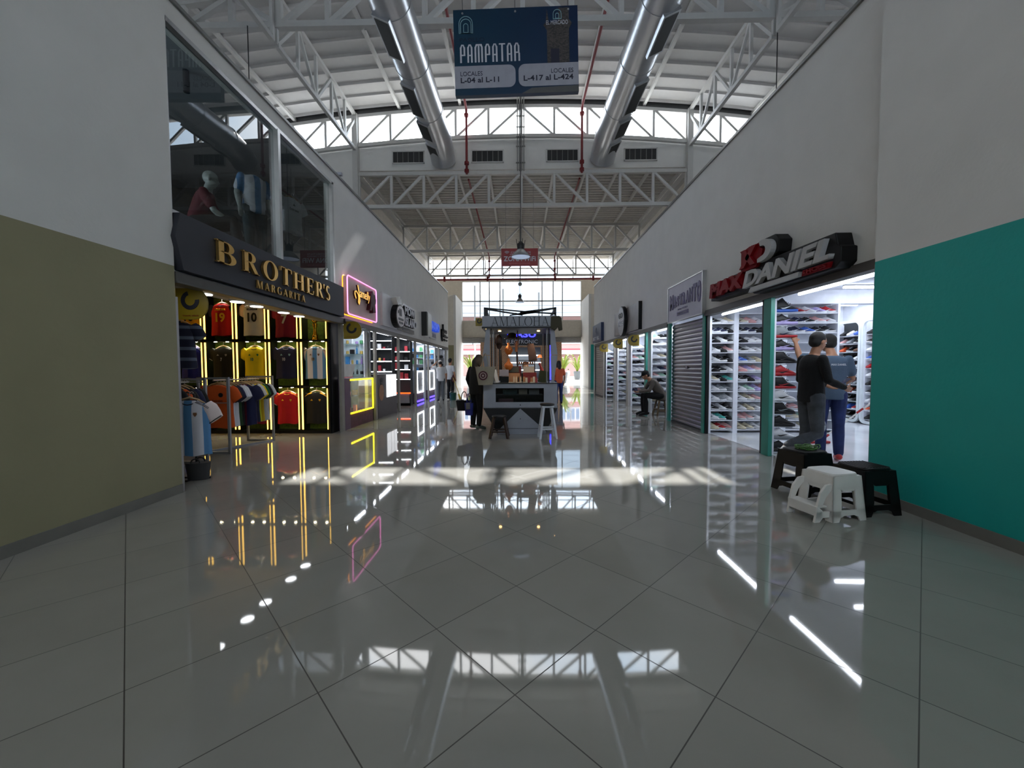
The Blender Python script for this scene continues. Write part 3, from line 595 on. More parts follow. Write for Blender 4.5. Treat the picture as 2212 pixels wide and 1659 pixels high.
# pink neon sign
NEP = mat('pink neon', rgb(255, 150, 220), .4, emi=rgb(255, 140, 215), es=1.6); NEY = mat('amber neon', rgb(255, 190, 60), .4, emi=rgb(255, 160, 10), es=2.5)
t = E('shop_sign', 'square cream sign framed by a pink neon line with a gold script name', 'sign', (-3.6, 8.15, 2.42))
P = rr(0, 1.66, 0, .79, .07); MB().prism(P, lambda a, b, c: (.0+c, a, b), .09).build('panel', mat('cream marble print', rgb(214, 186, 182), .5, var=.08, scale=3), t)
def loop(P, x, r): 
    pts = [(x, a, b) for a, b in P]; return MB().tube(pts+[pts[0]], r, 6)
loop(P, .10, .012).build('neon_line', NEP, t); loop(P, -.01, .02).build('back_glow_tube', NEY, t)
BRW = mat('dark gold script', rgb(70, 44, 20), .4, metal=.5); LGT = mat('script gold face', rgb(240, 200, 120), .3, emi=rgb(255, 190, 90), es=.8); WINE = mat('wine ribbon', rgb(70, 12, 26), .6)
pth = [(.30, .36), (.24, .44), (.25, .50), (.32, .52), (.42, .46), (.44, .40), (.42, .30), (.46, .26), (.50, .34), (.46, .52), (.40, .66)]
MB().tube([(.13, a, b) for a, b in pth], .022, 6).build('lettering', BRW, t); MB().tube([(.155, a, b) for a, b in pth], .010, 6).build('lettering', LGT, t)
txt('amelly', t, BRW, (.10, .50, .36), YL_, Z_, .26, .62, .05, shear=.2, bold=.02); txt('amelly', t, LGT, (.151, .51, .365), YL_, Z_, .25, .60, .004, shear=.2, bold=-.01)
m = MB(); lprism(m, [(1.12, .6), (1.2, .68), (1.28, .6), (1.36, .62), (1.42, .5), (1.4, .42), (1.34, .38), (1.4, .2), (1.3, .22), (1.22, .17), (1.2, .34), (1.12, .22), (1.02, .22), (1.1, .4), (1.08, .5)], .09, .09); m.build('ribbon_bow', WINE, t)
# black and white pineapple sign
t = E('shop_sign', 'white metal sign with a raised black pineapple beside raised block letters', 'sign', (-3.6, 10.36, 2.42))
MB().box(0, .06, 0, 3.1, 0, .86).build('panel', mat('sign white', rgb(206, 206, 208), .4), t); MB().box(.06, .064, 1.2, 3.1, 0, .13).build('lower_band', mat('sign dark grey', rgb(64, 60, 60), .5), t)
MB().prism([(1.05+.42*cos(R(a))*(1-.1*sin(R(a))), .36+.33*sin(R(a))) for a in range(0, 360, 15)], lambda a, b, c: (.06+c, a, b), .16).build('pineapple', BLK, t)
MB().prism([(1.05+.38*cos(R(a)), .36+.3*sin(R(a))) for a in range(0, 360, 15)], lambda a, b, c: (.221+c, a, b), .01).build('pineapple_face', mat('sign face', rgb(214, 204, 202), .4), t)
m = MB()
for a in (-.5, -.25, 0, .25, .5): lprism(m, [(1.05+a*.3-.06, .66), (1.05+a*.3+.06, .66), (1.05+a*.75, .92-abs(a)*.2)], .06, .16)
m.build('pineapple_crown', WPL, t)
BKL = mat('sign black letter', rgb(22, 22, 24), .5)
m = MB(); [m.box(.235, .24, a, b, c, d) for a, b, c, d in ((.9, .98, .36, .56), (1.02, 1.1, .36, .56), (.8, 1.28, .24, .3), (.86, 1.24, .14, .2), (.78, .84, .42, .5))]; m.build('pineapple_marks', BKL, t)
txt('MOWI', t, BKL, (.061, 1.66, .50), YL_, Z_, .26, 1.18, .1, bold=.03); txt('MOWI', t, WT, (.162, 1.70, .50), YL_, Z_, .25, 1.16, .01, bold=.02)
txt('ISLAND', t, BKL, (.061, 1.66, .17), YL_, Z_, .27, 1.35, .1, bold=.03); txt('ISLAND', t, WT, (.162, 1.70, .17), YL_, Z_, .26, 1.33, .01, bold=.02)
txt('mowisland', t, SG, (.066, 1.7, .04), YL_, Z_, .05, .7, .004)
# blue Maximo sign
BLUE = mat('sign blue', rgb(40, 90, 200), .4, emi=rgb(30, 80, 220), es=.35)
t = E('shop_sign', 'sign with a tall white bar and blue block letters beyond the pineapple sign', 'sign', (-3.6, 14.75, 2.5))
MB().box(0, .2, 0, .14, 0, .88).build('side_panel', BKL, t); MB().box(.0, .22, .14, .75, .0, .86).build('white_bar', WPL, t)
txt('MAXIMO', t, BLUE, (.01, .8, .32), YL_, Z_, .36, 1.85, .14, bold=.06); MB().box(.0, .05, 1.2, 2.4, .0, .27).build('lower_panel', mat('sign frosted', rgb(190, 192, 194), .4), t); txt('CELL', t, SG, (.055, 1.3, .06), YL_, Z_, .16, 1.0, .02)
t = E('shop_sign', 'sign of black cut-out letters and a tall curved mark at the corridor end', 'sign', (-3.6, 18.2, 2.55))
MB().tube([(.06, .25, .0), (.06, .1, .2), (.06, .12, .5), (.06, .45, .3), (.06, .4, .78)], .05, 6).build('curved_mark', BKL, t)
txt('LOS', t, BKL, (.01, .7, .42), YL_, Z_, .16, .8, .06, bold=.03); txt('Chicos', t, BKL, (.01, .6, .2), YL_, Z_, .14, 1.1, .06, shear=.3, bold=.03); txt('Sport', t, BKL, (.01, .7, .02), YL_, Z_, .12, .9, .06, shear=.3)
# right wall: MAX DANIEL
RDS = mat('red wrapped letters', rgb(128, 6, 18), .6, bump=.1, scale=2, spec=.2); GRL = mat('pale grey letters', rgb(176, 176, 176), .5)
t = E('shop_sign', 'large raised black-backed sign with red and pale grey slanted letters', 'sign', (3.6, 5.75, 2.35))
def RT(y, z, x=0): return (-x, y-5.75, z-2.35)
m = MB(); m.prism([(7.2, 2.46), (7.16, 2.75), (6.2, 2.76), (6.18, 3.04), (5.72, 3.08), (5.45, 3.07), (5.36, 2.98), (5.38, 2.82), (5.5, 2.77), (4.42, 2.745), (4.38, 2.60), (4.34, 2.58), (4.34, 2.42), (4.42, 2.36), (5.9, 2.36), (6.05, 2.44)], lambda a, b, c: RT(a, b, c), .18)
m.build('backing', BLK, t, bev=.01)
txt('MAX', t, RDS, RT(7.14, 2.5, .18), YR_, Z_, .235, 1.05, .06, shear=.1, bold=.06)
m = MB(); m.prism([(7.1, 2.52), (7.08, 2.72), (6.15, 2.72), (6.15, 2.52)], lambda a, b, c: RT(a, b, .18+c), .03); m.build('wrapping', RDS, t)
m = MB(); m.prism([(6.16, 2.72), (6.16, 3.02), (5.95, 3.05), (5.68, 3.03), (5.70, 2.97), (5.63, 2.93), (5.66, 2.84), (5.74, 2.78), (5.78, 2.72)], lambda a, b, c: RT(a, b, .18+c), .05); m.build('emblem', RDS, t)
for P in ([(6.14, 2.76), (6.02, 2.76), (5.72, 3.02), (5.84, 3.03)], [(6.12, 3.02), (6.0, 3.02), (5.74, 2.76), (5.86, 2.76)]):
    MB().prism(P, lambda a, b, c: RT(a, b, .23+c), .04).build('emblem_stroke', RDS, t)
o_ = [(5.69, 3.04)]+[(5.62-.21*cos(R(a)), 2.9+.145*sin(R(a))) for a in range(90, -91, -15)]+[(5.72, 2.76)]
i_ = [(5.66, 2.97)]+[(5.62-.08*cos(R(a)), 2.9+.07*sin(R(a))) for a in range(90, -91, -15)]+[(5.72, 2.81)]
m = MB()
for k in range(len(o_)-1): m.prism([o_[k], o_[k+1], i_[k+1], i_[k]], lambda a, b, c: RT(a, b, .18+c), .07)
m.build('half_ring', GRL, t)
txt('DANIEL', t, GRL, RT(6.1, 2.47, .18), YR_, Z_, .235, 1.68, .06, shear=.25, bold=.035)
m = MB(); m.prism([(5.96, 2.385), (5.9, 2.45), (4.9, 2.44), (4.92, 2.385)], lambda a, b, c: RT(a, b, .18+c), .05); m.build('underline', GRL, t)
m = MB(); m.prism([(4.88, 2.38), (4.86, 2.445), (4.44, 2.44), (4.46, 2.38)], lambda a, b, c: RT(a, b, .18+c), .03); m.build('red_strip', RDS, t); txt('SHOES', t, RDS, RT(4.84, 2.39, .21), YR_, Z_, .045, .36, .02, bold=.03)
PUR = mat('purple lettering', rgb(84, 72, 116), .5); LAV = mat('pale lavender print', rgb(178, 176, 192), .5, var=.06, scale=3)
t = E('shop_sign', 'pale square sign with warped purple letters above the closed shutter', 'sign', (3.6, 8.65, 2.34))
def MT_(y, z, x=0): return (-x, y-8.65, z-2.34)
MB().box(-.07, 0, 7.78-8.65, 9.53-8.65, 0, .79).build('panel', LAV, t); MB().box(-.08, 0, 7.76-8.65, 7.79-8.65, -.01, .8).box(-.08, 0, 9.52-8.65, 9.55-8.65, -.01, .8).box(-.08, 0, 7.76-8.65, 9.55-8.65, .79, .81).box(-.08, 0, 7.76-8.65, 9.55-8.65, -.02, 0).build('frame', ALU, t)
yy = 9.42
for ch, w, h, dz in zip('MASTRANTO', (.22, .16, .15, .15, .16, .16, .17, .17, .19), (.34, .26, .22, .24, .26, .26, .30, .36, .42), (.3, .33, .35, .35, .34, .34, .33, .31, .27)):
    txt(ch, t, PUR, MT_(yy, 2.34+dz-.04, .071), YR_, Z_, h, w-.015, .01, bold=.05); yy -= w+.01
txt('MODA Y ESTILO', t, PUR, MT_(8.95, 2.34+.21, .071), YR_, Z_, .035, .5, .004); MB().box(-.075, -.071, 8.4-8.65, 9.0-8.65, .09, .17).build('caption_bar', PUR, t); txt('@mastranto', t, SG, MT_(8.94, 2.34+.11, .076), YR_, Z_, .04, .46, .003)
t = E('shop_sign', 'grey landscape-print sign with a raised oval badge', 'sign', (3.6, 13.3, 2.42))
MB().box(-.09, 0, -1.5, 1.45, 0, .8).build('panel', mat('landscape print', rgb(120, 112, 110), .4, var=.5, scale=1.5), t); MB().box(-.1, 0, -1.54, -1.5, -.01, .81).build('frame', BLK, t)
MB().prism([(.1+.42*cos(R(a)), .40+.5*sin(R(a))) for a in range(0, 360, 15)], lambda a, b, c: (-.09-c, a, b), .1).build('oval_badge', BLK, t)
MB().prism([(.1+.38*cos(R(a)), .40+.47*sin(R(a))) for a in range(0, 360, 15)], lambda a, b, c: (-.191-c, a, b), .01).build('oval_face', mat('badge grey', rgb(160, 158, 160), .4), t)
txt('GO', t, BKL, (-.202, .38, .5), YR_, Z_, .18, .5, .01, bold=.03); txt('PASEI', t, WT, (-.202, .42, .24), YR_, Z_, .2, .66, .01, bold=.03)
t = E('shop_sign', 'dark blue square sign above the far closed shutter on the right', 'sign', (3.6, 17.95, 2.43))
MB().box(-.12, 0, -.95, .95, 0, .78).build('panel', mat('sign navy', rgb(38, 52, 90), .4), t); txt('SKY EL', t, WT, (-.121, .75, .08), YR_, Z_, .16, 1.4, .02, bold=.03)
MB().tube([(-.13, .1*cos(a)+.1, .5+.14*sin(a)) for a in [q*.7 for q in range(10)]], .02, 6).build('round_mark', SG, t)
t = E('shop_sign', 'narrow dark sign behind the navy sign at the far right corner', 'sign', (5.2, 25.6, 2.9)); MB().box(-.4, .4, 0, .08, 0, 1.0).build('panel', DARK, t); txt('SPORT', t, SG, (-.35, -.002, .2), X_, Z_, .12, .6, .01)
# shutters on the right
def shutter(y0, y1, x, z1, m, lab):
    t = E('roller_shutter', lab, 'shutter', (x, (y0+y1)/2, 0)); w = (y1-y0)/2; mb = MB(); z = .03
    while z < z1-.05:
        for (a0, d0), (a1, d1) in zip(((0, 0), (.018, .016), (.05, .02), (.072, .012), (.078, 0)), ((.018, .016), (.05, .02), (.072, .012), (.078, 0), (.09, 0))): mb.add([(-d0, -w, z+a0), (-d0, w, z+a0), (-d1, w, z+a1), (-d1, -w, z+a1)], [(0, 1, 2, 3)])
        z += .09
    mb.build('slats', m, t); MB().box(-.025, .01, -w, w, 0, .035).build('bottom_bar', DARK, t); MB().box(-.03, -.012, -.05, .05, z1*.55, z1*.55+.05).build('lock', GREYM, t)
shutter(7.93, 9.6, 3.68, 2.3, mat('grey shutter slats', rgb(112, 112, 118), .3, metal=.7), 'closed dark grey roller shutter under the purple-lettered sign')
shutter(17.16, 18.96, 3.66, 2.3, mat('pale shutter slats', rgb(140, 134, 130), .4, metal=.4), 'closed pale roller shutter under the dark blue sign')
# ================================================================== people
SKIN = mat('brown skin', rgb(168, 120, 92), .55, var=.04, scale=8); HAIR = mat('black hair', rgb(18, 15, 14), .7, var=.3, scale=60, bump=.5)
EYE = mat('eye white', rgb(230, 228, 224), .2)
def vox(mb, name, m, parent, size=.009, it=6, label=None, mesh_only=False):
    me = mb.mesh(name, m); o = bpy.data.objects.new(name, me); COL.objects.link(o)
    r = o.modifiers.new('r', 'REMESH'); r.mode = 'VOXEL'; r.voxel_size = size; r.use_smooth_shade = True
    s = o.modifiers.new('s', 'SMOOTH'); s.factor = .6; s.iterations = it
    bake(o); o.parent = parent; o.data.name = name
    if label: o['label'] = label
    return o
def limb(mb, pts, rs, n=12):
    mb.tube(pts, rs, n)
    for p, r in zip(pts, rs): mb.ball(p, r*.985, 10, 7)
def el(mb, secs, right):      # stack of ellipses: (centre, half width, half depth)
    right = V(right).normalized(); rings = []
    for i, (c, a, b) in enumerate(secs):
        c = V(c); d = (V(secs[min(i+1, len(secs)-1)][0])-V(secs[max(i-1, 0)][0])).normalized(); f = d.cross(right).normalized()
        rings.append([c+right*a*cos(2*pi*k/20)+f*b*sin(2*pi*k/20) for k in range(20)])
    mb.loft(rings)
STD = dict(hip=(.09, 0, .92), knee=(.10, .02, .50), ank=(.10, -.02, .09), pel=(0, 0, .95), wai=(0, 0, 1.09), che=(0, 0, 1.28), nec=(0, 0, 1.46), hea=(0, .02, 1.61), sho=(.18, 0, 1.41), elb=(.24, -.03, 1.13), wri=(.24, .05, .89))
def hand(mb, wr, d, nrm, curl, s=1., thumb=1):
    # palm, four fingers of different length that bend at two knuckles, thumb from the side of the palm
    d = V(d).normalized(); nrm = V(nrm); nrm = (nrm-d*nrm.dot(d)).normalized(); sd = d.cross(nrm)*thumb; wr = V(wr)
    el(mb, [(wr, .026*s, .02*s), (wr+d*.04*s, .038*s, .016*s), (wr+d*.085*s, .042*s, .014*s), (wr+d*.095*s, .038*s, .01*s)], sd)
    for i, L in enumerate((.072, .08, .074, .058)):
        p = wr+d*.088*s+sd*(.030-.02*i)*s; pts = [p]; dd = d
        for q in range(3):
            ang = curl*(.5+.35*q); dd = (dd*cos(ang)+nrm*sin(ang)).normalized() if q else (d*cos(curl*.5)+nrm*sin(curl*.5)).normalized()
            p = p+dd*L*s*(.42, .32, .26)[q]; pts.append(p)
        limb(mb, pts, [.0092*s, .0088*s, .008*s, .007*s], 8)
    t0 = wr+d*.03*s+sd*.026*s; t1 = t0+(d*.55+sd*.75+nrm*.25).normalized()*.04*s; t2 = t1+(d*.85+sd*.15+nrm*.5).normalized()*.032*s
    limb(mb, [t0, t1, t2], [.012*s, .0105*s, .008*s], 8)
def person(name, label, loc, rz, J={}, s=1., top=None, sleeve='long', bottom=None, shoe=None, skin=SKIN, hair=HAIR, face=(0, 1, -.05), curl=(.5, .5), pn=((0, 0, -1), (0, 0, -1)), hd=(None, None), hairlong=False, cap=None, hem=.04, vs_=.009, cat='person', grp=None, loose=.014, headless=False, bald=False):
    t = E(name, label, cat, loc, rz, grp)
    P = {}
    for k, v in STD.items():
        if k in ('pel', 'wai', 'che', 'nec', 'hea'): P[k] = V(J.get(k, v))
        else:
            P[k+'R'] = V(J.get(k+'R', J.get(k, v))); L = J.get(k+'L'); P[k+'L'] = V(L) if L else V((-V(J.get(k, v)).x, V(J.get(k, v)).y, V(J.get(k, v)).z))
    for sd in 'LR':
        a = P['ank'+sd]; P['toe'+sd] = V(J['toe'+sd]) if 'toe'+sd in J else a+V((.02 if sd == 'R' else -.02, .15, -.055))
    for k in P: P[k] = P[k]*s
    rt_ = (P['shoR']-P['shoL']).normalized(); b = MB(); hu = (P['hea']-P['nec']).normalized()
    el(b, [(P['pel']-V((0, 0, .05))*s, .13*s, .09*s), (P['pel'], .155*s, .11*s), (P['wai'], .135*s, .095*s), (P['che'], .165*s, .11*s), (P['che'].lerp(P['nec'], .5), .165*s, .09*s), (P['nec'], .06*s, .06*s)], rt_)
    if not headless:
        limb(b, [P['nec']-hu*.04*s, P['nec'].lerp(P['hea'], .5)], [.058*s, .054*s])
        f = V(face).normalized(); u = (hu*.5+V((0, 0, .5))); u = (u-f*u.dot(f)).normalized(); r_ = f.cross(u)
        Rm = Matrix((r_, f, u)).transposed(); hc = P['hea']+u*.02*s
        def hp(x, y, z): return hc+Rm @ (V((x, y, z))*s)
        b.ball(hp(0, -.012, .02), (.075*s, .092*s, .095*s), 16, 12, rot=Rm); b.ball(hp(0, .012, -.035), (.06*s, .073*s, .075*s), 14, 10, rot=Rm)
        b.ball(hp(0, .05, -.085), (.03*s, .03*s, .022*s), 10, 8, rot=Rm)
        limb(b, [hp(0, .082, .012), hp(0, .098, -.022)], [.009*s, .014*s], 8); limb(b, [hp(-.02, .078, -.055), hp(0, .085, -.055), hp(.02, .078, -.055)], [.007*s, .009*s, .007*s], 8)
        limb(b, [hp(-.045, .068, .018), hp(-.015, .082, .02)], [.008*s, .008*s], 6); limb(b, [hp(.045, .068, .018), hp(.015, .082, .02)], [.008*s, .008*s], 6)
        for q in (-1, 1): b.ball(hp(q*.078, -.005, -.012), (.012*s, .02*s, .033*s), 8, 7, rot=Rm)
    for sd, q in (('L', -1), ('R', 1)):
        S, Eb, Wr = P['sho'+sd], P['elb'+sd], P['wri'+sd]; limb(b, [S+(Eb-S)*.08, S.lerp(Eb, .5), Eb, Eb.lerp(Wr, .35), Wr], [.044*s, .044*s, .039*s, .041*s, .026*s])
        i = 0 if sd == 'L' else 1; d = V(hd[i]) if hd[i] else (Wr-Eb); hand(b, Wr, d, pn[i], curl[i], s, q)
        Hp, K, A, T_ = P['hip'+sd], P['knee'+sd], P['ank'+sd], P['toe'+sd]
        limb(b, [Hp, Hp.lerp(K, .5), K, K.lerp(A, .35), A], [.088*s, .074*s, .054*s, .056*s, .036*s])
        fd = (T_-A); fd = (fd-V((0, 0, fd.z*.4))); limb(b, [A-fd.normalized()*.04*s-V((0, 0, .03))*s, A.lerp(T_, .5), T_], [.034*s, .034*s, .026*s])
    vox(b, 'body', skin, t, vs_)
    if top:
        c = MB(); g = loose*s; hz = V((0, 0, hem))
        el(c, [(P['pel']-hz-V((0, 0, .06))*s, .155*s+g, .115*s+g), (P['pel'], .158*s+g, .116*s+g), (P['wai'], .15*s+g, .108*s+g), (P['che'], .168*s+g, .114*s+g), (P['che'].lerp(P['nec'], .45), .178*s+g, .10*s+g), (P['che'].lerp(P['nec'], .72), .15*s+g, .085*s+g), (P['nec']-V((0, 0, .015))*s, .072*s+g, .066*s+g)], rt_)
        for sd in 'LR':
            S, Eb, Wr = P['sho'+sd], P['elb'+sd], P['wri'+sd]
            if sleeve == 'long': limb(c, [S+(Eb-S)*.06, S.lerp(Eb, .5), Eb, Eb.lerp(Wr, .4), Eb.lerp(Wr, .96)], [.056*s, .056*s, .050*s, .048*s, .036*s])
            else: limb(c, [S+(Eb-S)*.06, S.lerp(Eb, .35), S.lerp(Eb, .72)], [.057*s, .060*s, .064*s])
        vox(c, 'shirt', top, t, vs_, 14)
    if bottom:
        c = MB(); el(c, [(P['pel']-V((0, 0, .08))*s, .15*s, .11*s), (P['pel'], .164*s, .12*s), (P['pel'].lerp(P['wai'], .45), .15*s, .112*s)], rt_)
        for sd in 'LR':
            Hp, K, A = P['hip'+sd], P['knee'+sd], P['ank'+sd]; limb(c, [Hp, Hp.lerp(K, .5), K, K.lerp(A, .35), K.lerp(A, .93)], [.1*s, .087*s, .07*s, .07*s, .058*s])
        vox(c, 'trousers', bottom, t, vs_)
    if shoe:
        for sd in 'LR':
            c = MB(); A, T_ = P['ank'+sd], P['toe'+sd]; fd = (T_-A).normalized()
            limb(c, [A-fd*.055*s-V((0, 0, .035))*s, A+V((0, 0, -.02))*s, A.lerp(T_, .55), T_+fd*.02*s], [.04*s, .046*s, .045*s, .034*s]); vox(c, 'shoe', shoe, t, vs_)
    if not headless and not bald:
        c = MB(); c.ball(hp(0, -.026, .036), (.084*s, .092*s, .09*s), 16, 12, rot=Rm)
        c.ball(hp(0, -.045, -.01), (.078*s, .066*s, .075*s), 14, 10, rot=Rm)
        if hairlong: limb(c, [hp(0, -.05, .0), hp(0, -.085, -.10), hp(0, -.08, -.2)], [.08*s, .085*s, .06*s]); limb(c, [hp(.07, -.01, .0), hp(.075, 0, -.14)], [.035*s, .03*s]); limb(c, [hp(-.07, -.01, .0), hp(-.075, 0, -.14)], [.035*s, .03*s])
        vox(c, 'hair', hair, t, vs_)
        for q in (-1, 1): c = MB(); c.ball(hp(q*.03, .073, .0), .0105*s, 8, 6); c.build('eye', EYE, t)
    if cap:
        c = MB(); c.ball(hp(0, -.02, .055), (.092*s, .105*s, .078*s), 16, 12, rot=Rm); limb(c, [hp(-.05, .07, .045), hp(0, .085, .047), hp(.05, .07, .045)], [.012*s]*3, 8)
        for q in (-.045, -.02, 0, .02, .045): limb(c, [hp(q, .07, .048), hp(q, .145, .03)], [.01*s, .008*s], 6)
        vox(c, 'cap', cap, t, vs_)
    t['_P'] = 0; del t['_P']
    return t, P
DEN = mat('blue denim', rgb(30, 44, 92), .85, var=.25, scale=9, bump=.4); DENG = mat('faded grey denim', rgb(66, 70, 76), .85, var=.35, scale=9, bump=.4)
WSH = mat('white shoe', rgb(200, 200, 200), .5); TEE = mat('slate T-shirt', rgb(74, 92, 112), .85, bump=.2); RSH = mat('red shoe', rgb(170, 40, 44), .5)
t, P = person('person', 'person in black long sleeves and faded jeans, one foot lifted behind, holding a phone', (3.70, 5.10, 0), R(-92),
    dict(kneeR=(.10, .02, .46), ankR=(.11, -.36, .30), toeR=(.11, -.44, .17), elbR=(.25, .03, 1.13), wriR=(.17, .28, 1.04), elbL=(-.25, .02, 1.13), wriL=(-.14, .27, 1.06), nec=(0, .03, 1.45), hea=(0, .07, 1.59)), 1.0, BLKF, 'long', DENG, WSH, face=(-.15, 1, -.25), curl=(.7, .8), pn=((1, 0, .3), (-1, 0, .3)))
PHN = mat('phone glass', rgb(60, 60, 80), .15)
m = MB(); m.box(-.038, .038, -.075, .075, 0, .009); o = m.build('phone', PHN, label='phone held in the hands of the person in black', cat='phone', bev=.002); o.location = (4.10, 5.09, 1.10); o.rotation_euler = (R(35), 0, R(-92))
tq = MB(); tq.ball((.10, .075, .56), (.06, .03, .09), 10, 8); vox(tq, 'torn_knee', mat('pale frayed denim', rgb(150, 156, 164), .95, var=.5, scale=30), t, .008)
o = txt('VZLA', t, mat('yellow print', rgb(150, 150, 60), .6), (.212, -.04, 1.36), (0, 1, 0), (0, 0, 1), .03, .08, .004, name='sleeve_print')
t, P = person('person', 'person in slate T-shirt and blue jeans with one arm raised to the shelf', (4.27, 5.52, 0), R(-22),
    dict(elbL=(-.33, .14, 1.43), wriL=(-.36, .24, 1.64), elbR=(.24, .03, 1.14), wriR=(.18, .26, 1.02), hea=(-.03, .06, 1.60)), 1.0, TEE, 'short', DEN, RSH, face=(-.5, 1, -.1), curl=(.5, .8), pn=((0, 1, 0), (-1, 0, .2)))
txt('MAX DANIEL', t, WT, (-.04, -.146, 1.31), (1, 0, 0), (0, .12, 1), .025, .16, .004, name='back_print'); MB().box(-.12, -.07, -.139, -.135, 1.29, 1.33).build('back_emblem', RDS, t)
t, P = person('person', 'person with long black hair in black clothes standing at the kiosk holding bags', (-.90, 8.35, 0), R(-42),
    dict(hea=(0, .09, 1.57), nec=(0, .05, 1.45), che=(0, .02, 1.28), elbL=(-.27, -.03, 1.15), wriL=(-.27, .08, .92), elbR=(.22, .1, 1.17), wriR=(.12, .3, 1.1)), .92, BLKF, 'long', BLKF, mat('grey green shoe', rgb(90, 96, 88), .6), face=(0, 1, -.45), curl=(1.1, .6), hairlong=True, pn=((1, 0, 0), (-1, 0, 0)), loose=.03, hem=.08)
t, P = person('person', 'person in a cap and brown jacket sitting on a stool looking at a phone', (3.80, 10.72, 0), R(88),
    dict(pel=(0, 0, .53), wai=(0, .05, .66), che=(0, .17, .82), nec=(0, .29, .97), hea=(0, .40, 1.06), sho=(.18, .23, .94), elb=(.21, .36, .68), wri=(.07, .58, .64), hip=(.10, .03, .53), knee=(.13, .44, .53), ank=(.13, .42, .09)), 1.0, mat('brown jacket', rgb(92, 84, 78), .85, bump=.3), 'long', BLKF, BLK, face=(0, .9, -.55), curl=(.8, .8), cap=BLKF, pn=((0, 0, 1), (0, 0, 1)))
m = MB(); m.box(-.07, .07, -.035, .035, 0, .009); o = m.build('phone', PHN, label='phone in the hands of the seated person', cat='phone', bev=.002); o.location = (3.15, 10.74, .70); o.rotation_euler = (0, R(-40), R(90))
t, P = person('person', 'person in white T-shirt and white cap with a hand raised to the head, far left', (-3.02, 15.3, 0), R(20),
    dict(elbL=(-.36, .06, 1.42), wriL=(-.16, .12, 1.62), hea=(0, .1, 1.57)), .93, mat('white cotton', rgb(196, 196, 198), .85), 'short', mat('grey trousers', rgb(84, 88, 92), .85), BLK, cap=mat('white cap', rgb(200, 198, 196), .8), vs_=.014, face=(0, 1, -.4), pn=((1, 0, 0), (-1, 0, 0)))
t, P = person('person', 'person in pale shirt with a dark red cloth at the waist, beside the mop bucket', (-2.82, 16.3, 0), R(-30), {}, .97, mat('pale shirt', rgb(176, 178, 180), .85), 'short', BLKF, BLK, vs_=.014)
m = MB(); m.ball((.16, .02, .86), (.07, .1, .17), 12, 9); vox(m, 'waist_cloth', WINE, t, .012)
t, P = person('person', 'person in orange top and jeans standing behind the right side of the kiosk', (1.40, 14.0, 0), R(15), {}, .88, mat('orange cotton', rgb(190, 84, 40), .85), 'short', DEN, BLK, vs_=.014, hairlong=True)
t, P = person('person', 'kiosk seller whose dark hair shows above the display goods', (.14, 8.75, 0), R(178), dict(), .82, BLKF, 'short', BLKF, BLK, vs_=.014)
t, P = person('person', 'small person in pale clothes walking on the sunlit pavement outside', (4.45, 36.0, 0), R(30), dict(kneeR=(.1, .14, .52), ankR=(.1, .1, .1)), .68, mat('pale jacket', rgb(200, 200, 196), .85), 'long', mat('tan trousers', rgb(190, 150, 130), .85), WSH, vs_=.02)
# things the people carry
def tote(name, lab, cat, loc, rz, w, h, d, m, hh=.2, hm=None, flare=1.2):
    t = E(name, lab, cat, loc, rz); b = MB(); rings = []
    for z, k in ((0, .8), (.02, .84), (h*.5, .93), (h, 1.0)):
        kk = 1+(flare-1)*z/h
        rings.append([V((w/2*kk*cos(a)*min(1, .75/max(abs(cos(a)), abs(sin(a)))*1.0+.25), d/2*k*sin(a), z)) for a in [2*pi*q/20 for q in range(20)]])
    b.loft(rings); b.build('bag_body', m, t)
    for q in (-1, 1):
        MB().tube([(-w*.22, q*d*.3, h*.96)]+[(w*.22*-cos(pi*k/8), q*d*.3, h+hh*sin(pi*k/8)) for k in range(1, 8)]+[(w*.22, q*d*.3, h*.96)], .009, 6).build('handle', hm or m, t)
    return t
lh = V((-.90, 8.35, 0))+Matrix.Rotation(R(-42), 3, 'Z') @ (V((-.27, .08, .84))*.92)
tote('handbag', 'black handbag hanging from the hand of the person at the kiosk', 'bag', (lh.x-.14, lh.y-.06, .38), R(10), .30, .22, .12, BLKF, .19)
bt = tote('shopping_bag', 'small grey and blue bag hanging beside the black handbag', 'bag', (lh.x-.02, lh.y-.22, .30), R(-20), .17, .26, .1, mat('blue bag', rgb(30, 40, 120), .7), .2)
MB().tube([(0, 0, .13), (0, 0, .262)], .088, 20, flat=.62).build('upper_panel', mat('grey bag', rgb(110, 110, 112), .8), bt)
CAN = mat('beige canvas', rgb(150, 140, 122), .9, bump=.3)
tb = tote('tote_bag', 'beige canvas tote with a round red emblem hanging from the kiosk corner', 'bag', (-.64, 7.60, .97), R(0), .27, .35, .12, CAN, .25, CAN, 1.45)
for q, (r_, m_) in enumerate(((.088, WINE), (.062, mat('beige print', rgb(170, 150, 140), .8)), (.046, WINE), (.02, mat('beige print', None or (0, 0, 0))))): MB().lathe([(r_, 0), (r_, .003)], 20, (-.04, -.063-.002*q, .18), ax='y').build('round_emblem', m_, tb)
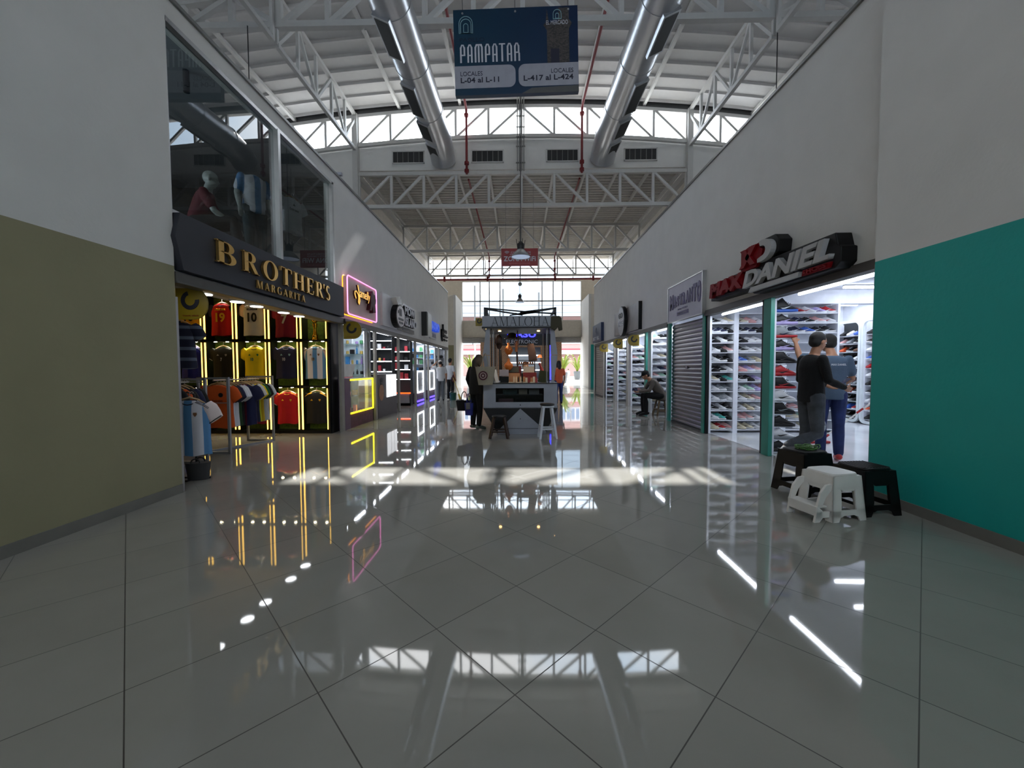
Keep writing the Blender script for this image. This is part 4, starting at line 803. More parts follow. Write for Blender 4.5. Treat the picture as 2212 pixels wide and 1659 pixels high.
# ================================================================== football shirts
def shirt_body(w=.25, L=.68, fold=.008, seed=0):
    rnd = random.Random(seed); ph = rnd.uniform(0, 6); m = MB(); rings = []
    for z, hw, d in ((-.045, .085, .035), (-.06, .12, .04), (-.085, .19, .042), (-.12, .235*w/.25, .05), (-.2, w*.95, .055), (-.34, w*.90, .055), (-.5, w*.90, .05), (-.045-L*.9, w*.94, .05), (-.045-L, w*.96, .05)):
        g = min(1, max(0, (-z-.1)/.5)); n = 40; ring = []
        for k in range(n):
            a = 2*pi*k/n; ca, sa = cos(a), sin(a); x = hw*(abs(ca)**.75)*(1 if ca > 0 else -1); y = d*(abs(sa)**.8)*(1 if sa > 0 else -1)
            ring.append(V((x, y+fold*g*(sin(x*38+ph)+.6*sin(x*71+ph*2)), z-(.012*sin(x*20+ph)*g if z < -.6 else 0))))
        rings.append(ring)
    m.loft(rings); return m
def sleeve_mb(q, w=.25):
    m = MB(); k = w/.25; secs = [((.175*k, -.10), .04, .085), ((.225*k, -.15), .042, .10), ((.27*k, -.22), .038, .095), ((.305*k, -.285), .034, .085)]; rings = []
    for (x, z), dy, dz in secs:
        rings.append([V((q*(x+dz*.62*cos(2*pi*j/16)*.8), dy*sin(2*pi*j/16), z-.02+dz*.75*cos(2*pi*j/16)*-.55*-1)) for j in range(16)])
    # cuff plane perpendicular to the sleeve
    rings = []
    d = V((.58, 0, -.81)); pr = V((.81, 0, .58))
    for (x, z), dy, dz in secs: rings.append([V((x, 0, z))+pr*dz*cos(2*pi*j/16)+V((0, dy*sin(2*pi*j/16), 0)) for j in range(16)])
    m.loft([[V((q*p.x, p.y, p.z)) for p in r] for r in rings]); return m
WOOD = mat('pale hanger wood', rgb(190, 160, 120), .5)
def hanger_mesh():
    m = MB(); m.tube([(-.17, 0, -.075), (-.1, 0, -.035), (0, 0, -.005), (.1, 0, -.035), (.17, 0, -.075)], [.008, .011, .013, .011, .008], 8)
    m.tube([(0, 0, -.005), (0, 0, .04)]+[(.022-.022*cos(a), 0, .045+.022*sin(a)) for a in (0, .8, 1.6, 2.4, 3.1)], .0035, 6, 1); return m.mesh('clothes_hanger', [WOOD, ALU])
HM = hanger_mesh(); BODY = [shirt_body(seed=i).mesh('shirt_body', WPL) for i in range(3)]; SLV = {q: sleeve_mb(q).mesh('sleeve', WPL) for q in (-1, 1)}
def inst(me, name, m, parent, sc=None):
    o = bpy.data.objects.new(name, me); COL.objects.link(o); o.parent = parent
    if m:
        for i, mm in enumerate(m if isinstance(m, (list, tuple)) else [m]): o.material_slots[i].link = 'OBJECT'; o.material_slots[i].material = mm
    if sc: o.scale = sc
    return o
def cloth(name, c): return mat('cloth '+name, rgb(*c), .8, bump=.12, var=.05, scale=7)
def stripes(name, c1, c2, f, ph=0., duty=0., axis='X'):
    k = 'cloth '+name
    if k in MT: return MT[k]
    m = mat(k, rgb(*c1), .8); n = m.node_tree; p = n.nodes['Principled BSDF']; tc = n.nodes['Texture Coordinate']; sp = n.nodes.new('ShaderNodeSeparateXYZ'); n.links.new(tc.outputs['Object'], sp.inputs[0])
    a = n.nodes.new('ShaderNodeMath'); a.operation = 'MULTIPLY_ADD'; a.inputs[1].default_value = f; a.inputs[2].default_value = ph; s_ = n.nodes.new('ShaderNodeMath'); s_.operation = 'SINE'; g = n.nodes.new('ShaderNodeMath'); g.operation = 'GREATER_THAN'; g.inputs[1].default_value = duty
    mx = n.nodes.new('ShaderNodeMix'); mx.data_type = 'RGBA'; mx.inputs[6].default_value = rgb(*c1)+(1,); mx.inputs[7].default_value = rgb(*c2)+(1,)
    n.links.new(sp.outputs[axis], a.inputs[0]); n.links.new(a.outputs[0], s_.inputs[0]); n.links.new(s_.outputs[0], g.inputs[0]); n.links.new(g.outputs[0], mx.inputs[0]); n.links.new(mx.outputs[2], p.inputs['Base Color']); return m
def shirt(lab, loc, bm_, sm_=None, rz=0, seed=0, num=None, nm=None, nc=None, collar=None, cuffs=None, crest=None, hl='', group=None, stripes3=None, s=.93, name='football_shirt'):
    t = E(name, lab, 'shirt', loc, rz, group); t.scale = (s,)*3
    inst(BODY[seed % 3], 'shirt_body', bm_, t)
    for q in (-1, 1):
        sl_ = inst(SLV[q], 'sleeve', sm_ or bm_, t)
        if cuffs: m = MB(); c = V((q*.302, 0, -.281)); m.tube([c+V((q*.81, 0, .58))*.085*-1+V((0, -.028, 0)), c+V((0, -.036, 0)), c+V((q*.81, 0, .58))*.08+V((0, -.02, 0))], .006, 6); m.build('cuff', cuffs, sl_)
        if stripes3:
            for k in range(3): m = MB(); y = -.012-.014*k; m.tube([(q*.09, y-.012, -.052-.006*k), (q*.17, y-.018, -.072-.01*k), (q*.24, y-.016, -.12-.012*k)], .0035, 5); m.build('shoulder_stripe', stripes3, sl_)
    if collar: m = MB(); m.tube([(.082*cos(a), -.034*sin(a)-.012, -.045-.05*max(0, sin(a))) for a in [2*pi*k/20 for k in range(21)]], .007, 6); m.build('collar', collar, t)
    U, Vv = (1, 0, 0), (0, 0, 1)
    if nm: txt(nm, t, nc, (-.115, -.062, -.19), U, Vv, .045, .23, .004, bold=.02, name='printed_name')
    if num: txt(num, t, nc, (-.035*len(num)-(.03 if nm else -.01), -.066, -.44 if nm else -.34), U, Vv, (.2 if nm else .07), (.07*len(num)+.06 if nm else .03*len(num)), .004, bold=.03, name='printed_number')
    if crest: MB().prism([(.07, -.19), (.11, -.19), (.11, -.215), (.09, -.24), (.07, -.215)], lambda a, b, c: (a, -.060-c, b), .006).build('crest', crest, t); MB().prism([(-.11, -.225), (-.06, -.225), (-.085, -.19)], lambda a, b, c: (a, -.060-c, b), .005).build('maker_mark', crest, t)
    h = inst(HM, 'clothes_hanger', None, None); h.location = V(loc)+V((0, 0, .0)); h.rotation_euler = (0, 0, rz); h.scale = (s,)*3
    tag(h, f'wooden hanger holding the {hl or lab[:60]}', 'hanger', 'wooden clothes hangers'); return t
# display wall at the back of the shirt shop
GRS = mat('mossy green backdrop', rgb(92, 114, 26), .9, var=.4, scale=30, bump=.8); LEDY = mat('warm led strip', rgb(255, 220, 120), .4, emi=rgb(255, 200, 90), es=3.2); SPOT = mat('spot lens', (1, 1, 1), .4, emi=rgb(255, 240, 200), es=30)
BLKW = mat('black lacquer', rgb(14, 14, 14), .35)
XB = [-7.57, -6.93, -6.29, -5.65, -5.0, -4.36, -3.78]; ZB = [.06, .95, 1.87, 2.74]; YW = 8.12
w = E('shirt_display_wall', 'black display wall with mossy cells and glowing yellow light strips in the shirt shop', 'display wall', (-5.6, YW, 0))
def WT_(x, y, z): return (x+5.6, y-YW, z)
m = MB(); m.box(XB[0]+5.6, XB[-1]+5.6, -.02, .0, 0, 2.76); m.build('backdrop', GRS, w)
for x in XB: MB().box(x+5.6-.05, x+5.6+.05, -.26, -.02, 0, 2.76).build('divider', BLKW, w)
MB().box(XB[-1]+5.6+.03, -3.76+5.6, -.3, 0, 0, 2.76).build('end_panel', BLKW, w)
for z in ZB[:3]: MB().box(XB[0]+5.6, XB[-1]+5.6, -.27, -.02, z-.06 if z < .1 else z-.03, z).build('shelf', BLKW, w)
for i, x in enumerate(XB[1:]):
    for q in (-1, 1):
        if i == 5 and q == 1: continue
        for k in range(3):
            wd = .013 if q > 0 else .006
            MB().box(x+5.6+q*.038-wd, x+5.6+q*.038+wd, -.275, -.262, ZB[k]+.02, ZB[k+1]-.05).build('light_strip', LEDY, w)
m = MB(); m.box(-4.25+5.6, -3.84+5.6, -.275, -.262, 2.46, 2.475); m.build('light_strip', LEDY, w)
for i in range(6):
    for k in (1, 2):
        for q in (.2, .44):
            MB().lathe([(.025, 0), (.025, .006)], 10, (XB[i]+q+5.6, -.2, ZB[k]-.037)).build('spot_lens', SPOT, w)
            if i: spot('cell_spot', (XB[i]+q, YW-.13, ZB[k]-.05), 5, (1, .9, .7))
for i in range(1, 6): spot('cell_spot', (wallx(i) if False else (XB[i]+XB[i+1])/2, YW-.16, 2.70), 8, (1, .9, .7))
def wallx(i): return (XB[i]+XB[i+1])/2
cW, cR, cB, cK, cY, cN = cloth('white', (214, 214, 222)), cloth('red', (196, 16, 30)), cloth('royal blue', (22, 34, 150)), cloth('black', (22, 22, 24)), cloth('yellow', (240, 214, 20)), cloth('navy', (26, 30, 66))
cM, cGd = cloth('maroon', (134, 18, 58)), mat('gold print', rgb(240, 180, 30), .5)
ARG = stripes('sky stripes', (214, 214, 224), (88, 140, 190), 30, 1.57, .2)
ys = 7.97
shirt('yellow shirt with a black number at the far left of the upper wall row', (wallx(1), ys, 2.66), stripes('amber', (240, 176, 16), (246, 206, 40), 22, 0, .9, 'Z'), None, 0, 0, '10', ' ', BKL, hl='amber shirt on the upper row')
shirt('red shirt with navy sleeves and yellow number 19', (wallx(2), ys, 2.64), cR, cN, 0, 1, '19', 'LAMINE YAMAL', cGd, collar=cN, hl='red number 19 shirt')
shirt('white shirt printed with dark number 10 on the upper row', (wallx(3), ys, 2.64), cW, cloth('pale pink', (226, 196, 190)), 0, 2, '10', 'BELLINGHAM', NAVY, collar=cN, hl='white number 10 shirt')
shirt('maroon shirt with white number 7', (wallx(4), ys, 2.60), cM, None, 0, 0, '7', ' ', WT, hl='maroon number 7 shirt')
shirt('royal blue shirt with white shoulder stripes on the middle row', (wallx(1), ys, 1.79), cB, None, 0, 1, None, None, None, WT, None, WT, stripes3=WT, hl='royal blue shirt')
shirt('plain black shirt with small white number 7 on the middle row', (wallx(2), ys, 1.77), cK, None, 0, 2, '7', None, WT, None, WT, SG, hl='black number 7 shirt')
shirt('bright yellow shirt with dark collar on the middle row', (wallx(3), ys, 1.77), cY, None, 0, 0, '10', None, mat('printed teal', rgb(0, 110, 110), .5), BKL, BKL, mat('printed green', rgb(30, 110, 60), .5), hl='bright yellow shirt')
shirt('navy shirt with pale side flashes on the middle row', (wallx(4), ys, 1.77), cN, None, 0, 1, '10', None, WT, SG, None, TL, hl='navy shirt')
shirt('white and sky blue striped shirt below the gold trophy', (wallx(5)-.02, ys, 1.77), ARG, cloth('offwhite', (222, 206, 204)), 0, 2, '10', None, GOLD, NAVY, BKL, mat('printed brown', rgb(130, 90, 60), .5), stripes3=BKL, hl='striped shirt below the trophy')
shirt('red shirt with yellow shoulder stripes on the lowest row', (wallx(4), ys, .86), cR, None, 0, 0, None, None, None, cGd, WT, cGd, stripes3=cGd, hl='red shirt on the lowest row')
shirt('black shirt with gold shoulder stripes on the lowest row', (wallx(5)-.02, ys, .86), cK, None, 0, 1, None, None, None, None, None, cGd, stripes3=cGd, hl='black shirt on the lowest row')
for i in (0, 1, 2, 3): shirt(f"{('navy','blue','black','maroon')[i]} shirt on the lowest row half hidden behind the rail of shirts", (wallx(i), ys, .86), (cN, cB, cK, cM)[i], None, 0, i, hl=f'lowest-row shirt in cell {i+1}')
tr = E('trophy', 'small gold trophy standing on the top right shelf of the shirt wall', 'trophy', (wallx(5)-.03, 7.98, 1.87)); GO2 = mat('polished gold', rgb(230, 180, 60), .15, metal=1.)
MB().lathe([(.07, 0), (.07, .03), (.055, .035), (.055, .07), (.06, .075), (.05, .1)], 18).build('base', GO2, tr)
MB().lathe([(.045, .1), (.032, .16), (.028, .22), (.045, .3), (.05, .33)], 14).build('stem', GO2, tr); MB().ball((0, 0, .40), .062, 16, 10).build('globe', GO2, tr)
# soffit strip with oval lamps inside the shop front, and the shop ceiling
LAMPW = mat('lamp glow white', (1, 1, 1), .4, emi=(.92, .96, 1), es=9)
struct('ceiling_soffit', MB().box(-4.02, -3.76, 4.1, 8.05, 2.24, 2.3), mat('soffit grey', rgb(150, 148, 145), .7))
for i, (px, py) in enumerate(((395, 608), (468, 631), (545, 648), (597, 658), (648, 672), (685, 680))):
    p = at(px, py, Z=2.225); t = E('ceiling_lamp', f"oval white ceiling lamp inside the shirt shop front, {('nearest','second','third','fourth','fifth','farthest')[i]} from the viewer", 'lamp', (max(-3.95, min(-3.8, p.x)), p.y, 2.2), 0, 'oval lamps over the shirt shop entrance')
    MB().lathe([(.085, 0), (.095, .01), (.095, .04)], 20).build('rim', WPL, t); MB().lathe([(.08, -.006), (.08, .004)], 20).build('lens', LAMPW, t)
# garment rails
RAIL = mat('grey rail steel', rgb(150, 152, 156), .4, metal=.3)
def rail(lab, x0, x1, y0, y1, z):
    t = E('garment_rail', lab, 'clothes rail', ((x0+x1)/2, (y0+y1)/2, 0)); cx, cy = (x0+x1)/2, (y0+y1)/2; q = .032
    for x in (x0, x1):
        for y in (y0, y1): MB().box(x-cx-q/2, x-cx+q/2, y-cy-q/2, y-cy+q/2, 0, z).build('upright', RAIL, t)
    for y in (y0, y1): MB().box(x0-cx, x1-cx, y-cy-q/2, y-cy+q/2, z-q, z).build('top_bar', RAIL, t); MB().box(x0-cx, x1-cx, y-cy-q/2, y-cy+q/2, .0, q).build('foot_bar', RAIL, t); MB().box(x0-cx, x1-cx, y-cy-.006, y-cy+.006, z*.66, z*.66+.012).build('cross_bar', RAIL, t)
    MB().bar((x0-cx, y0-cy, .015), (x1-cx, y1-cy, .015), .03).build('foot_brace', RAIL, t)
    MB().tube([(0, y0-cy, z-.05), (0, y1-cy, z-.05)], .012, 8).build('hanging_bar', ALU, t); MB().box(-(x1-x0)/2, (x1-x0)/2, y1-cy-q/2, y1-cy+q/2, z-.06, z-.045).build('end_bar', RAIL, t)
    return t
rail('grey steel clothes rail full of shirts in the shirt shop', -4.88, -4.42, 5.97, 7.05, 1.17)
rail('smaller grey clothes rail half hidden at the left edge of the shop', -4.72, -4.28, 4.75, 5.35, 1.17)
pal = [('orange shirt with dark print, nearest on the steel rail', cloth('orange', (206, 84, 20)), None), ('white striped-sleeve shirt just behind the orange one', cW, cK), ('second white shirt behind the orange one', cW, cN), ('dark green shirt between the white and blue-red shirts', cloth('deep green', (30, 60, 30)), cW), ('black shirt before the blue-red shirt', cK, cW), ('blue and dark red striped shirt on the rail', stripes('blaugrana', (18, 24, 66), (92, 14, 40), 28, 0, .3), cN), ('white shirt with black shoulder stripes behind the striped one', cW, cW), ('white shirt with grey sleeves on the rail', cW, cloth('light grey', (170, 176, 180))), ('yellow shirt with green cuffs', cY, cY), ('dark patterned shirt after the yellow one', cN, cW), ('lime yellow shirt near the far end of the rail', cloth('lime', (190, 196, 30)), cY), ('mustard yellow shirt near the rail end', cloth('mustard', (190, 160, 20)), cloth('green', (20, 96, 50))), ('grey white patterned shirt second from the rail end', cloth('light grey', (170, 176, 180)), cK), ('white shirt at the very end of the rail', cW, cW)]
for i, (lab, b, s_) in enumerate(pal):
    y = 6.06+i*.068; sh = shirt(lab, (-4.65+(.14 if i == 5 else 0), y, 1.09), b, s_, R(random.uniform(-5, 5)), i, s=.97, group='shirts on the steel rail', hl=lab, stripes3=(BKL if b is cW and i % 2 else None))
    if i == 0: MB().lathe([(.035, 0), (.035, .003)], 14, (.08, -.062, -.2), ax='y').build('crest', BKL, sh); txt('Fly Emirates', sh, BKL, (-.11, -.064, -.32), X_, Z_, .05, .22, .003, name='printed_name')
    if i == 5: MB().lathe([(.05, 0), (.05, .003)], 16, (.0, -.064, -.30), ax='y').build('round_badge', cY, sh); MB().prism([(.07, -.19), (.12, -.19), (.12, -.22), (.07, -.22)], lambda a, b_, c: (a, -.062-c, b_), .005).build('crest', cGd, sh)
for i in range(6): shirt(f"dark shirt on the smaller rail, {('nearest','second','third','fourth','fifth','last')[i]} from the viewer", (-4.5, 4.85+i*.085, 1.09), (cN, cK, cloth('orange', (206, 84, 20)), cK, cN, cK)[i], None, R(random.uniform(-5, 5)), i, s=.95, group='shirts on the smaller rail', hl=f"{('nearest','second','third','fourth','fifth','last')[i]} dark shirt on the smaller rail")
st_ = E('shirt_stand', 'low black stand carrying the front sky blue striped shirt', 'stand', (-3.83, 4.62, 0)); MB().box(-.16, .16, -.012, .012, 0, .02).box(-.012, .012, -.16, .16, 0, .02).build('foot', DARK, st_); MB().tube([(0, 0, .02), (0, 0, 1.0), (0, -.1, 1.03)], .012, 8).build('pole', DARK, st_)
shirt('open white and sky blue striped shirt hanging nearest the olive wall', (-3.80, 4.52, .975), ARG, cloth('offwhite', (222, 206, 204)), R(8), 1, None, None, None, NAVY, BKL, mat('printed brown', rgb(130, 90, 60), .5), stripes3=BKL, hl='striped shirt nearest the olive wall')
tote('duffel_bag', 'dark grey bag standing on the floor below the striped shirt', 'bag', (-3.78, 4.58, 0), R(10), .22, .20, .16, mat('charcoal bag', rgb(62, 62, 64), .8), .05)
shirt('dark navy shirt with pale pattern hanging high at the left edge', (-4.68, 5.4, 1.98), stripes('navy camo', (20, 24, 50), (90, 100, 120), 40, 0, .6, 'Z'), None, R(15), 0, hl='high dark navy shirt at the left edge')
# --- mezzanine behind the big window
TG = glassmat('tinted shop glass', (.32, .36, .35), .8, .07)
wd = MB(); wd.add([(-3.64, 4.12, 2.95), (-3.64, 7.75, 2.95), (-3.64, 7.75, 4.86), (-3.64, 4.12, 4.86)], [(0, 1, 2, 3)]); struct('window_4', wd, TG)
fr_ = MB(); fr_.box(-3.66, -3.58, 4.09, 7.8, 2.90, 2.955).box(-3.66, -3.58, 4.09, 7.8, 4.84, 4.89).box(-3.66, -3.58, 4.09, 4.13, 2.9, 4.88).box(-3.66, -3.58, 7.73, 7.79, 2.9, 4.88).box(-3.68, -3.57, 6.0, 6.06, 2.95, 4.86); struct('trim_51', fr_, ALU)
struct('floor_mezzanine', MB().box(-8, -3.76, 4.0, 8.1, 2.9, 2.93), SHOPD)
MAN = mat('mannequin white', rgb(176, 180, 176), .35)
t, P = person('mannequin', 'white mannequin in a dark red shirt sitting behind the big window', (-4.42, 5.5, 2.93), R(-62),
    dict(pel=(0, 0, .36), wai=(0, .02, .48), che=(0, .08, .66), nec=(0, .12, .83), hea=(0, .16, .98), sho=(.18, .1, .78), elb=(.2, .22, .52), wri=(.08, .42, .38), hip=(.1, 0, .36), knee=(.13, .42, .44), ank=(.12, .5, .06)), 1.0, cloth('dark red', (100, 20, 36)), 'short', cloth('charcoal', (40, 42, 46)), None, skin=MAN, bald=True, cat='mannequin', face=(0, 1, -.2))
MB().box(-4.69, -4.36, 5.35, 5.65, 2.93, 3.17).build('display_block', DARK, label='black block the seated mannequin sits on', cat='stand')
t, P = person('mannequin', 'headless standing mannequin in a sky blue striped shirt and jeans behind the window', (-4.25, 6.45, 2.93), R(-120), {}, 1.0, ARG, 'short', mat('green grey denim', rgb(60, 76, 82), .9), BLK, skin=MAN, headless=True, cat='mannequin')
sh = shirt('white shirt with dark print hanging behind the right window pane', (-4.15, 7.35, 4.45), cW, None, R(70), 2, name='hanging_shirt', hl='white shirt behind the right window pane'); MB().tube([(0, 0, .05), (0, 0, .53)], .003, 5).build('hanging_wire', DARK, sh); txt('Emirates', sh, BKL, (-.1, -.064, -.3), X_, Z_, .05, .2, .003, name='printed_name'); MB().prism([(-.03, -.2), (.03, -.2), (0, -.16)], lambda a, b, c: (a, -.062-c, b), .004).build('maker_mark', BKL, sh)
t, P = person('mannequin', 'headless mannequin in a green shirt at the near edge of the window', (-4.15, 4.35, 2.93), R(-60), {}, .98, cloth('sea green', (80, 120, 110)), 'short', BLKF, BLK, skin=MAN, headless=True, cat='mannequin', vs_=.014)
for y in (5.0, 6.9): MB().tube([(-4.1, y, 4.72), (-4.1, y, 4.985)], .035, 10).build('spot_lamp', DARK, label=f"small black ceiling spot behind the {'left' if y < 6 else 'right'} window pane", cat='lamp')
# ================================================================== shoes
def shoe_meshes(kind):
    # heel at x=0, toe at x=.28, width along y, sole from z=0
    hi = {'low': .108, 'run': .122, 'high': .158}[kind]; n = 16; up_ = []; so = []
    prof = [(0, .030, .020, hi*.80), (.02, .034, .024, hi), (.055, .036, .026, hi*.86), (.085, .036, .027, hi*.98), (.105, .036, .028, hi*1.04), (.14, .038, .028, .102 if kind != 'high' else .125), (.18, .043, .026, .082), (.22, .044, .024, .064), (.255, .037, .022, .052), (.275, .020, .020, .040)]
    for x, hw, zb, zt in prof:
        ring = []
        for k in range(n):
            a = 2*pi*k/n; c, s_ = cos(a), sin(a); f = 1-.45*max(0, s_)**1.2 if x < .2 else 1-.2*max(0, s_)
            ring.append(V((x+(.004*s_ if x < .02 else 0), hw*f*(abs(c)**.7)*(1 if c > 0 else -1), (zb+zt)/2+(zt-zb)/2*(abs(s_)**.8)*(1 if s_ > 0 else -1))))
        up_.append(ring)
    m1 = MB(); m1.loft(up_)
    sth = {'low': .026, 'run': .038, 'high': .030}[kind]
    for x, hw in ((-.006, .022), (.01, .036), (.05, .040), (.10, .038), (.15, .042), (.20, .049), (.245, .044), (.275, .028), (.287, .010)):
        z0 = .004+.10*max(0, x-.2)**1.5+(.008 if x < 0 else 0); z1 = z0+sth*(1 if x < .2 else .85)
        so.append([V((x, y*hw, z)) for y, z in ((-1, z1), (-.9, z0+.003), (0, z0), (.9, z0+.003), (1, z1), (0, z1))])
    m2 = MB(); m2.loft(so); m3 = MB()
    for i in range(4): x = .125+.022*i; z = (.106 if kind != 'high' else .128)-.0062*i*(1.6 if kind == 'high' else 1.3); m3.tube([(x, -.022, z-.012), (x+.006, 0, z+.001), (x, .022, z-.012)], .0032, 5)
    m4 = MB()
    for q in (-1, 1): m4.prism([(.07, .052), (.10, .036), (.125, .037), (.2, .068), (.115, .050), (.095, .050)], lambda a, b, c: (a, q*(.0365+c-.004*0+.006*max(0, (a-.13)/.07)), b), .003)
    out = []
    for mb, nm, mm in ((m1, 'upper', 1), (m2, 'sole', 1), (m3, 'laces', 1), (m4, 'side_mark', 1)):
        me = mb.mesh(nm, WPL); out.append(me)
        for p in me.polygons: p.use_smooth = True
    return out
SHM = {k: shoe_meshes(k) for k in ('low', 'run', 'high')}
SC_ = {}
for nm, c in dict(white=(224, 226, 230), black=(20, 20, 24), grey=(140, 146, 152), navy=(28, 34, 66), red=(170, 24, 34), pink=(222, 170, 170), cream=(214, 204, 176), teal=(80, 190, 180), lilac=(176, 164, 214), blue=(60, 100, 190), orange=(214, 90, 50), brown=(96, 66, 48), mint=(180, 220, 200)).items(): SC_[nm] = mat('shoe '+nm, rgb(*c), .55, var=.05, scale=20)
NSHOE = [0]; ORD = ['first', 'second', 'third', 'fourth', 'fifth', 'sixth', 'seventh', 'eighth', 'ninth', 'tenth', 'eleventh', 'twelfth', 'thirteenth']
def shoe(lab, loc, rz, uc, sc, kind='low', mk=None, laces=None, s=1., group=None, detail=1):
    t = E('sneaker', lab, 'shoe', loc, rz, group); t.scale = (s, s, s*1.2); M_ = SHM[kind]
    inst(M_[0], 'upper', SC_[uc], t); inst(M_[1], 'sole', SC_[sc], t)
    if detail: inst(M_[2], 'laces', SC_[laces or sc], t)
    if detail > 1 or (mk and detail): inst(M_[3], 'side_mark', SC_[mk or sc], t)
    NSHOE[0] += 1; return t
SHELF = mat('white shelf', rgb(222, 226, 234), .4)
def rack(lab, x0, x1, y0, y1, zs, side, top_, m=SHELF, round_=0, th=.014):
    # side 'y': opens towards -Y; 'x': opens towards -X
    t = E('shoe_rack', lab, 'shoe rack', ((x0+x1)/2, (y0+y1)/2, 0)); cx, cy = (x0+x1)/2, (y0+y1)/2
    for z in zs: MB().box(x0-cx, x1-cx, y0-cy, y1-cy, z-th, z).build('shelf', m, t)
    if side == 'y':
        for x in (x0, x1): MB().box(x-cx-.022, x-cx+.022, y0-cy-.01, y1-cy, 0 if not round_ else zs[0]-.05, top_).build('side_panel', m, t)
    else:
        for y in (y0, y1): MB().box(x0-cx-.01, x1-cx, y-cy-.022, y-cy+.022, zs[0]-.05, top_).build('side_panel', m, t)
    return t
def pick(seq, i): return seq[i % len(seq)]
ZS = [.07+.1885*k for k in range(12)]
rows1 = [('cream white', ('cream', 'red', 'pink')), ('a', ('white', 'teal', 'black')), ('b', ('black', 'white', 'black')), ('c', ('white', 'grey', 'white')), ('d', ('white', 'grey', 'grey')), ('e', ('cream', 'black', 'teal')), ('f', ('black', 'black', 'white')), ('g', ('white', 'black', 'black')), ('h', ('white', 'black', 'pink')), ('i', ('black', 'white', 'black')), ('j', ('navy', 'navy', 'black')), ('k', ('black', 'white', 'cream'))]
rows2 = [('cream', 'cream', 'white', 'white'), ('pink', 'pink', 'white', 'black'), ('white', 'cream', 'white', 'white'), ('white', 'cream', 'pink', 'cream'), ('white', 'mint', 'lilac', 'pink'), ('black', 'black', 'lilac', 'black'), ('pink', 'lilac', 'pink', 'white'), ('blue', 'grey', 'cream', 'pink'), ('black', 'white', 'white', 'white'), ('black', 'white', 'white', 'black'), ('black', 'navy', 'black', 'black'), ('cream', 'pink', 'white', 'white')]
rack('tall white shoe rack, left column behind the left shoe shop window', 3.72, 4.19, 7.82, 8.10, ZS, 'y', 2.42)
rack('tall white shoe rack, second column beside the teal post', 4.235, 5.12, 7.82, 8.10, ZS+[2.335], 'y', 2.5)
rack('tall white shoe rack, wide column behind the two people', 5.165, 6.16, 7.82, 8.10, ZS+[2.335], 'y', 2.5)
kn = ('run', 'low', 'low', 'run', 'low')
for r in range(12):
    o_n = ORD[11-r]
    for i, c in enumerate(rows1[r][1]):
        s2 = 'white' if (r+i) % 3 else c
        shoe(f"{c} sneaker, {ORD[i]} from left on the {o_n} shelf from the top, far left column", (3.74+.135*i, 8.05, ZS[r]), R(-48), c, s2, pick(kn, r+i), 'white' if c != 'white' else 'grey', None, .96, 'sneakers in the left window column')
    for i, c in enumerate(rows2[r]):
        if i == 3 and r % 2: continue
        s2 = 'white' if (r+i) % 3 else c
        shoe(f"{c} sneaker, {ORD[i]} from left on the {o_n} shelf, second column by the teal post", (4.27+.15*i, 8.05, ZS[r]), R(-48), c, s2, pick(kn, r+2*i), 'black' if c in ('white', 'cream', 'grey') else 'white', None, .96, 'sneakers in the second window column')
c3 = {12: ('red', 'white', 'lilac', 'red'), 11: ('navy', 'black', 'pink', 'white'), 10: ('navy', 'blue', 'black', 'black'), 2: ('pink', 'white', 'cream'), 1: ('cream', 'mint', 'white'), 0: ('white', 'cream', 'white')}
for r, cs in c3.items():
    for i, c in enumerate(cs): shoe(f"{c} sneaker, {ORD[i]} from left on the {('top' if r == 12 else ORD[12-r])} shelf behind the two people", (5.34+.2*i, 8.04, (ZS+[2.335])[r]), R(-40), c, 'white', pick(kn, r+i), 'white' if c != 'white' else 'red', None, .98, 'sneakers on the wide rack')
# single-shoe column beside the opening
ncol = [('black', 'black', 'run', 'grey'), ('white', 'grey', 'run', 'black'), ('black', 'black', 'run', 'black'), ('black', 'black', 'high', 'grey'), ('white', 'white', 'high', 'black'), ('black', 'red', 'high', 'red'), ('red', 'red', 'run', 'black'), ('black', 'black', 'high', 'black'), ('black', 'lilac', 'run', 'lilac'), ('grey', 'red', 'high', 'navy'), ('black', 'lilac', 'run', 'lilac'), ('black', 'blue', 'high', 'white')]
ns = E('shoe_rack', 'narrow white column holding one shoe per shelf beside the shop opening', 'shoe rack', (3.92, 6.05, 0)); ZN = [.03+.1875*k for k in range(12)]
MB().box(-.18, .0, .06, .10, 0, 2.4).build('back_panel', mat('panel lilac white', rgb(206, 206, 220), .5), ns); MB().box(-.2, -.17, -.16, .10, 0, 2.4).build('side_panel', SHELF, ns)
for k, (u, so_, kd, mk) in enumerate(ncol):
    MB().box(-.17, .14, -.10, .06, ZN[k]-.012, ZN[k]).build('shelf', SHELF, ns)
    shoe(f"large {u} sneaker with {so_ if so_ != u else mk} details, {ORD[11-k]} from the top in the narrow column", (3.77, 6.01, ZN[k]), R(-14), u, so_, kd, mk, 'white' if u == 'white' else 'black', 1.12, 'sneakers one above another by the opening', 2)
